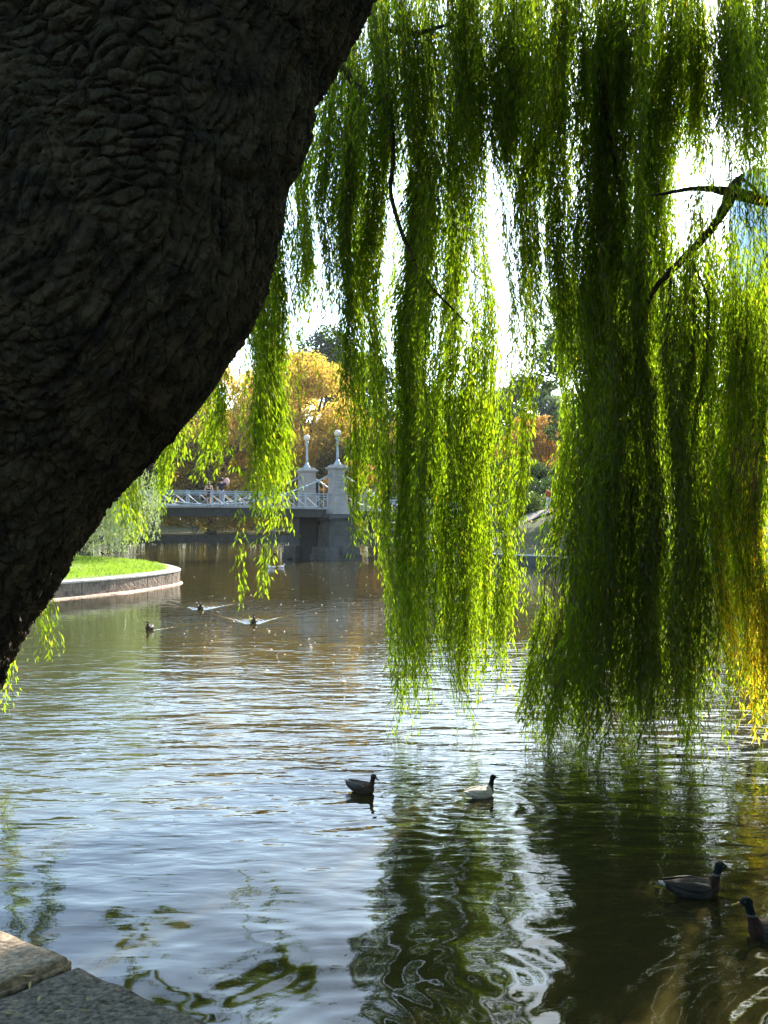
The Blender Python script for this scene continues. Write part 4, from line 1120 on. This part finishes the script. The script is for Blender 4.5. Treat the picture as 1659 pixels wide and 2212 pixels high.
# ---------------------------------------------------------------- ducks
def duckmat(name, kind):
    m, nt, out = newmat(name); N = nt.nodes.new; L = nt.links.new
    b = N('ShaderNodeBsdfPrincipled'); L(b.outputs[0], out.inputs[0]); b.inputs['Roughness'].default_value = .85; b.inputs['Specular IOR Level'].default_value = .12
    tc = N('ShaderNodeTexCoord'); s = N('ShaderNodeSeparateXYZ'); L(tc.outputs['Object'], s.inputs[0])
    def mixc(fac, a, c):
        x = N('ShaderNodeMix'); x.data_type = 'RGBA'; L(fac, x.inputs[0])
        for k_, q in ((6, a), (7, c)):
            if isinstance(q, tuple): x.inputs[k_].default_value = rgba(q)
            else: L(q, x.inputs[k_])
        return x.outputs[2]
    def step(sock, lo, hi):
        r = N('ShaderNodeMapRange'); r.inputs['From Min'].default_value = lo; r.inputs['From Max'].default_value = hi; L(sock, r.inputs['Value']); return r.outputs[0]
    n = N('ShaderNodeTexNoise'); n.inputs['Scale'].default_value = 45; n.inputs['Detail'].default_value = 3
    mp = N('ShaderNodeMapping'); mp.inputs['Scale'].default_value = (.5, 1, 1.4); L(tc.outputs['Object'], mp.inputs[0]); L(mp.outputs[0], n.inputs['Vector'])
    nf = step(n.outputs['Fac'], .4, .6)
    if kind == 'drake':
        body = mixc(nf, (.030, .028, .026), (.055, .052, .048))
        body = mixc(step(s.outputs['Z'], .085, .105), body, mixc(nf, (.035, .027, .02), (.075, .058, .045)))     # brown back
        body = mixc(step(s.outputs['X'], .085, .105), body, mixc(nf, (.022, .011, .008), (.035, .018, .012)))    # chestnut breast
        body = mixc(step(s.outputs['X'], -.19, -.205), body, (.015, .014, .014))                             # black stern
        body = mixc(step(s.outputs['X'], -.232, -.242), body, (.32, .30, .28))                               # white tail
        body = mixc(step(s.outputs['Z'], .148, .154), body, (.10, .095, .09))                                  # collar
        body = mixc(step(s.outputs['Z'], .160, .166), body, (.005, .010, .008))                              # green head
    elif kind == 'pale':  # sunlight on the back put into the feather colour
        body = mixc(nf, (.40, .36, .31), (.62, .57, .50))
        body = mixc(step(s.outputs['X'], .10, .12), body, (.03, .016, .011))
        body = mixc(step(s.outputs['Z'], .150, .158), body, (.006, .010, .008))
    elif kind == 'hen':
        body = mixc(nf, (.022, .015, .010), (.085, .055, .035))
        body = mixc(step(s.outputs['X'], -.225, -.24), body, (.55, .42, .33))
        body = mixc(step(s.outputs['Z'], .15, .17), body, mixc(nf, (.018, .013, .01), (.04, .028, .018)))
    else:
        body = mixc(nf, (.62, .60, .56), (.80, .78, .74))
    L(body, b.inputs['Base Color'])
    bp = N('ShaderNodeBump'); bp.inputs['Distance'].default_value = .003; L(n.outputs['Fac'], bp.inputs['Height']); L(bp.outputs[0], b.inputs['Normal'])
    return m
DM = {k_: duckmat(k_+' feathers', k_) for k_ in ('drake', 'hen', 'white', 'pale')}
M['bill'] = mat('yellow bill', (.22, .14, .03), (.17, .10, .02), 20, .5)
M['billdark'] = mat('dull bill', (.10, .065, .03), None, 20, .5)
M['wing'] = mat('folded wing feathers', (.032, .026, .020), (.012, .010, .008), 30, .6, .003, 60, (.4, 1.5, 1))
M['wingpale'] = mat('pale wing feathers', (.60, .54, .47), (.32, .26, .21), 30, .6, .003, 60, (.4, 1.5, 1))  # on the drake this pale tone is sunlight put into the colour
M['eye'] = mat('eye', (.01, .01, .01), None, 5, .1, spec=.8)
def duck(loc, heading, scale, kind, label, group, turn=0., neck=1.0, detail=True, wing=None):
    r_ = empty('duck', loc, label, 'duck', group, heading); r_.scale = (scale,)*3
    mb = MB()
    secs = [(-.275, .018, .008, .108), (-.235, .045, .018, .094), (-.19, .066, .040, .074), (-.12, .085, .062, .060), (-.04, .097, .074, .052), (.05, .097, .078, .050), (.11, .080, .074, .052), (.155, .052, .056, .058), (.178, .02, .025, .064)]
    n = 18; vs = []; fs = []
    for x, w, h, z in secs:
        for j in range(n):
            a = 2*math.pi*j/n; vs.append((x, w*math.cos(a), z+h*math.sin(a)))
    for i in range(len(secs)-1):
        for j in range(n): a = i*n+j; b_ = i*n+(j+1) % n; fs.append((a, a+n, b_+n, b_))
    fs += [tuple(range(n)), tuple((len(secs)-1)*n+j for j in range(n))[::-1]]
    mb.add(vs, fs)
    nh = lambda z: .06+(z-.06)*neck
    ct, st = math.cos(turn), math.sin(turn)
    hc = Vector((.172, 0, 0))
    def tr(x, z, y=0):
        q = Vector((x, y, 0))-hc; q = Vector((q.x*ct-q.y*st, q.x*st+q.y*ct, 0))+hc if z > .17 else Vector((x, y, 0)); return Vector((q.x, q.y, nh(z)))
    mb.tube([tr(.10, .055), tr(.135, .10), tr(.155, .14), tr(.165, .175), tr(.175, .205)], [.060, .045, .033, .029, .030], 12)
    mb.sphere(tr(.185, .225), .037, 14, 10, (1.12, .88, .95)); 
    mb.tube([tr(.195, .222), tr(.222, .218), tr(.235, .215)], [(.026, .028), (.018, .019), (.013, .014)], 10)
    o = mb.build('body', DM[kind], r_, True, False)
    if detail:
        rm = o.modifiers.new('remesh', 'REMESH'); rm.mode = 'VOXEL'; rm.voxel_size = .007; rm.use_smooth_shade = True
        sm = o.modifiers.new('smooth', 'SMOOTH'); sm.factor = .6; sm.iterations = 4
    bm_ = MB(); bm_.tube([tr(.222, .217), tr(.25, .207), tr(.272, .202), tr(.284, .200)], [(.015, .012), (.0125, .008), (.0145, .0055), (.008, .003)], 10)
    bm_.build('bill', M['bill'] if kind == 'drake' else M['billdark'], r_, True, False)
    for sg in (-1, 1):
        wb = MB(); vs = []; fs = []
        ws = [(.095, .012, .018, .070, .080), (.05, .02, .036, .082, .086), (-.02, .022, .044, .086, .090), (-.10, .020, .036, .076, .096), (-.17, .012, .024, .056, .106), (-.225, .006, .012, .034, .116), (-.25, .002, .004, .024, .120)]
        for x, w, h, y, z in ws:
            for j in range(10):
                a = 2*math.pi*j/10
                vs.append((x, sg*(y+w*math.cos(a)-.35*h*math.sin(a)), z+h*math.sin(a)*.8))
        for i in range(len(ws)-1):
            for j in range(10): a = i*10+j; b_ = i*10+(j+1) % 10; fs.append((a, a+10, b_+10, b_) if sg > 0 else (b_, b_+10, a+10, a))
        wb.add(vs, fs); wb.build('wing', wing or M['wing'] if kind != 'white' else M['wingpale'], r_, True, False)
        if detail:
            eb = MB(); eb.sphere(tr(.200, .232, sg*.031), .0055, 8, 6); eb.build('eye', M['eye'], r_, True, False)
    return r_
GN = 'ducks on the near water'; GF = 'small ducks swimming toward the camera'
duck(duckA, R(-38), .82, 'hen', 'brown speckled hen duck swimming right, left of the willow reflection', GN, turn=R(-10))
duck(duckB, R(35), .82, 'pale', 'drake with sunlit pale painted back and dark upright head, sparkling water round it', GN, neck=.95, wing=M['wingpale'])
duck(duckC, R(2), 1.0, 'drake', 'large mallard drake facing right in the dark water at lower right', GN, neck=.95)
duck(duckD+Vector((.05, 0, 0)), R(172), 1.0, 'drake', 'mallard drake facing left, cut by the right edge of the picture', GN, neck=1.1)
duck(small[0], R(-80), .95, 'hen', 'small duck at the point of the widest white wake', GF, detail=False)
duck(small[1], R(-75), .9, 'hen', 'small duck with a white wake, nearest the long left strand', GF, detail=False)
duck(small[2], R(-95), .9, 'hen', 'small duck nearest the grass point, in greenish water', GF, detail=False)
GW = 'far birds resting on the water before the bridge'
duck(onwater(585, 1228), R(185), 1.0, 'white', 'bright white duck on the water, left one of the pair in front of the pier', GW, detail=False)
duck(onwater(608, 1226), R(10), .8, 'white', 'smaller white duck right beside the other white one', GW, detail=False)
for (u, v, l) in [(593, 1197, 'tiny dark duck on the far water left of the pier'), (634, 1199, 'tiny dark duck close to the pier foot'), (626, 1208, 'tiny dark duck in front of the pier foot'), (523, 1200, 'tiny dark duck on the far water below the bridge deck')]:
    duck(onwater(u, v), R(random.uniform(0, 360)), .8, 'hen', l, GW, detail=False)

# blackbird on the grass point
bd = empty('blackbird', on_bank(222, 50.0, .80), 'black bird standing on the far edge of the lit lawn', 'bird', None, R(160)); bd.scale = (.85,)*3
mb = MB(); mb.tube([(-.22, 0, .10), (-.12, 0, .12), (-.06, 0, .13), (.02, 0, .15), (.08, 0, .18), (.12, 0, .215), (.15, 0, .225), (.17, 0, .22)], [(.02, .008), (.03, .015), (.05, .045), (.062, .058), (.05, .05), (.036, .036), (.032, .032), (.012, .012)], 10)
mb.build('body', M['black'], bd, True, False)
mb = MB(); mb.tube([(.16, 0, .222), (.21, 0, .212)], [.012, .003], 6); mb.build('beak', M['billdark'], bd, True, False)
for s in (-1, 1):
    mb = MB(); mb.tube([(0, s*.025, .11), (.005, s*.025, 0), (.04, s*.025, 0)], .006, 5); mb.build('leg', M['billdark'], bd, False, False)

# ---------------------------------------------------------------- fallen leaves afloat
pts = []
n = 400
u = rng.uniform(390, 1130, n); v = 1165+rng.beta(1.2, 2.0, n)*330
d = CAMH*F/(v-V0); s = rng.uniform(.018, .045, n)
ang = rng.uniform(0, 6.28, n)
X = (u-U0)/F*d; Pn = np.stack([X, d, np.full(n, .012)], -1)
A = np.stack([np.cos(ang), np.sin(ang), rng.normal(0, .25, n)], -1)*s[:, None]; Bv = np.stack([-np.sin(ang), np.cos(ang), rng.normal(0, .3, n)], -1)*s[:, None]*.6
V = np.stack([Pn-A, Pn+Bv, Pn+A, Pn-Bv], 1).reshape(-1, 3); V[:, 2] = np.maximum(V[:, 2], .008)
me = npmesh('floating_leaves', V, np.arange(4*n).reshape(-1, 4), np.repeat(rng.uniform(0, 1, n), 4))
M['floatleaf'] = leafmat('floating leaf', [(0, (.5, .3, .1)), (.5, (.6, .5, .4)), (1, (.75, .7, .62))], .3, 1.0, .08)
setp(link('floating_leaves', me, M['floatleaf']), 'pale fallen leaves floating on the pond before the bridge', 'leaves', kind='stuff')
n = 420
X = rng.uniform(-3.9, -.3, n); Y = 6.55-.74*(X+3.2)*.98-rng.uniform(.25, 2.6, n)
Z = np.array([.42 if ((6.3-.74*(x+3.2))-y) < 2.1 else ground_h(x, y, near_off(Vector((x, y, 0))))+.02 for x, y in zip(X, Y)])+.004
ang = rng.uniform(0, 6.28, n); s = rng.uniform(.022, .045, n)
Pn = np.stack([X, Y, Z], -1)
A = np.stack([np.cos(ang), np.sin(ang), rng.normal(0, .15, n)], -1)*s[:, None]; Bv = np.stack([-np.sin(ang), np.cos(ang), rng.normal(0, .3, n)], -1)*s[:, None]*.18
V = np.stack([Pn-A, Pn+Bv, Pn+A, Pn-Bv], 1).reshape(-1, 3)
me = npmesh('fallen_leaves', V, np.arange(4*n).reshape(-1, 4), np.repeat(rng.uniform(0, 1, n), 4))
M['dryleaf'] = leafmat('dry willow leaf', [(0, (.10, .06, .02)), (.6, (.30, .22, .05)), (1, (.40, .34, .10))], .2, 1.0, .03)
setp(link('fallen_leaves', me, M['dryleaf']), 'narrow dry willow leaves lying on the near bank slabs', 'leaves', kind='stuff')
# and litter on the lawns
n = 6000
a = rng.uniform(.2, 2.6, n)
pl = []
for i in range(n):
    p = sh[int(rng.integers(0, len(sh)))]
    if p.y < 50 or p.x < -50: continue
    dd_ = (p-C0).normalized(); o_ = rng.uniform(.8, 22); q = p+dd_*o_+Vector((rng.normal(0, 1.5), rng.normal(0, 1.5), 0))
    pl.append((q.x, q.y, ground_h(q.x, q.y, near_off(q))+.05))
pl = np.array(pl); n = len(pl); ang = rng.uniform(0, 6.28, n); s = rng.uniform(.06, .13, n)
A = np.stack([np.cos(ang), np.sin(ang), rng.normal(0, .3, n)], -1)*s[:, None]; Bv = np.stack([-np.sin(ang), np.cos(ang), rng.normal(0, .3, n)], -1)*s[:, None]*.6
V = np.stack([pl-A, pl+Bv, pl+A, pl-Bv], 1).reshape(-1, 3)
me = npmesh('leaf_litter', V, np.arange(4*n).reshape(-1, 4), np.repeat(rng.uniform(.3, 1, n), 4))
setp(link('leaf_litter', me, M['gold']), 'golden leaf litter scattered over the far lawns', 'leaves', kind='stuff')

mh, nt, out = newmat('pale air'); N = nt.nodes.new
pv = N('ShaderNodeVolumePrincipled'); pv.inputs['Density'].default_value = .00012; pv.inputs['Color'].default_value = (.95, .97, 1, 1); pv.inputs['Anisotropy'].default_value = .2
nt.links.new(pv.outputs[0], out.inputs['Volume'])
mb = MB(); mb.box(-900, 900, -60, 900, -3, 230); setp(mb.build('haze', mh), 'thin pale autumn haze over the pond', 'haze', kind='stuff')
for o in bpy.data.objects:
    if '_w' in o: del o['_w']
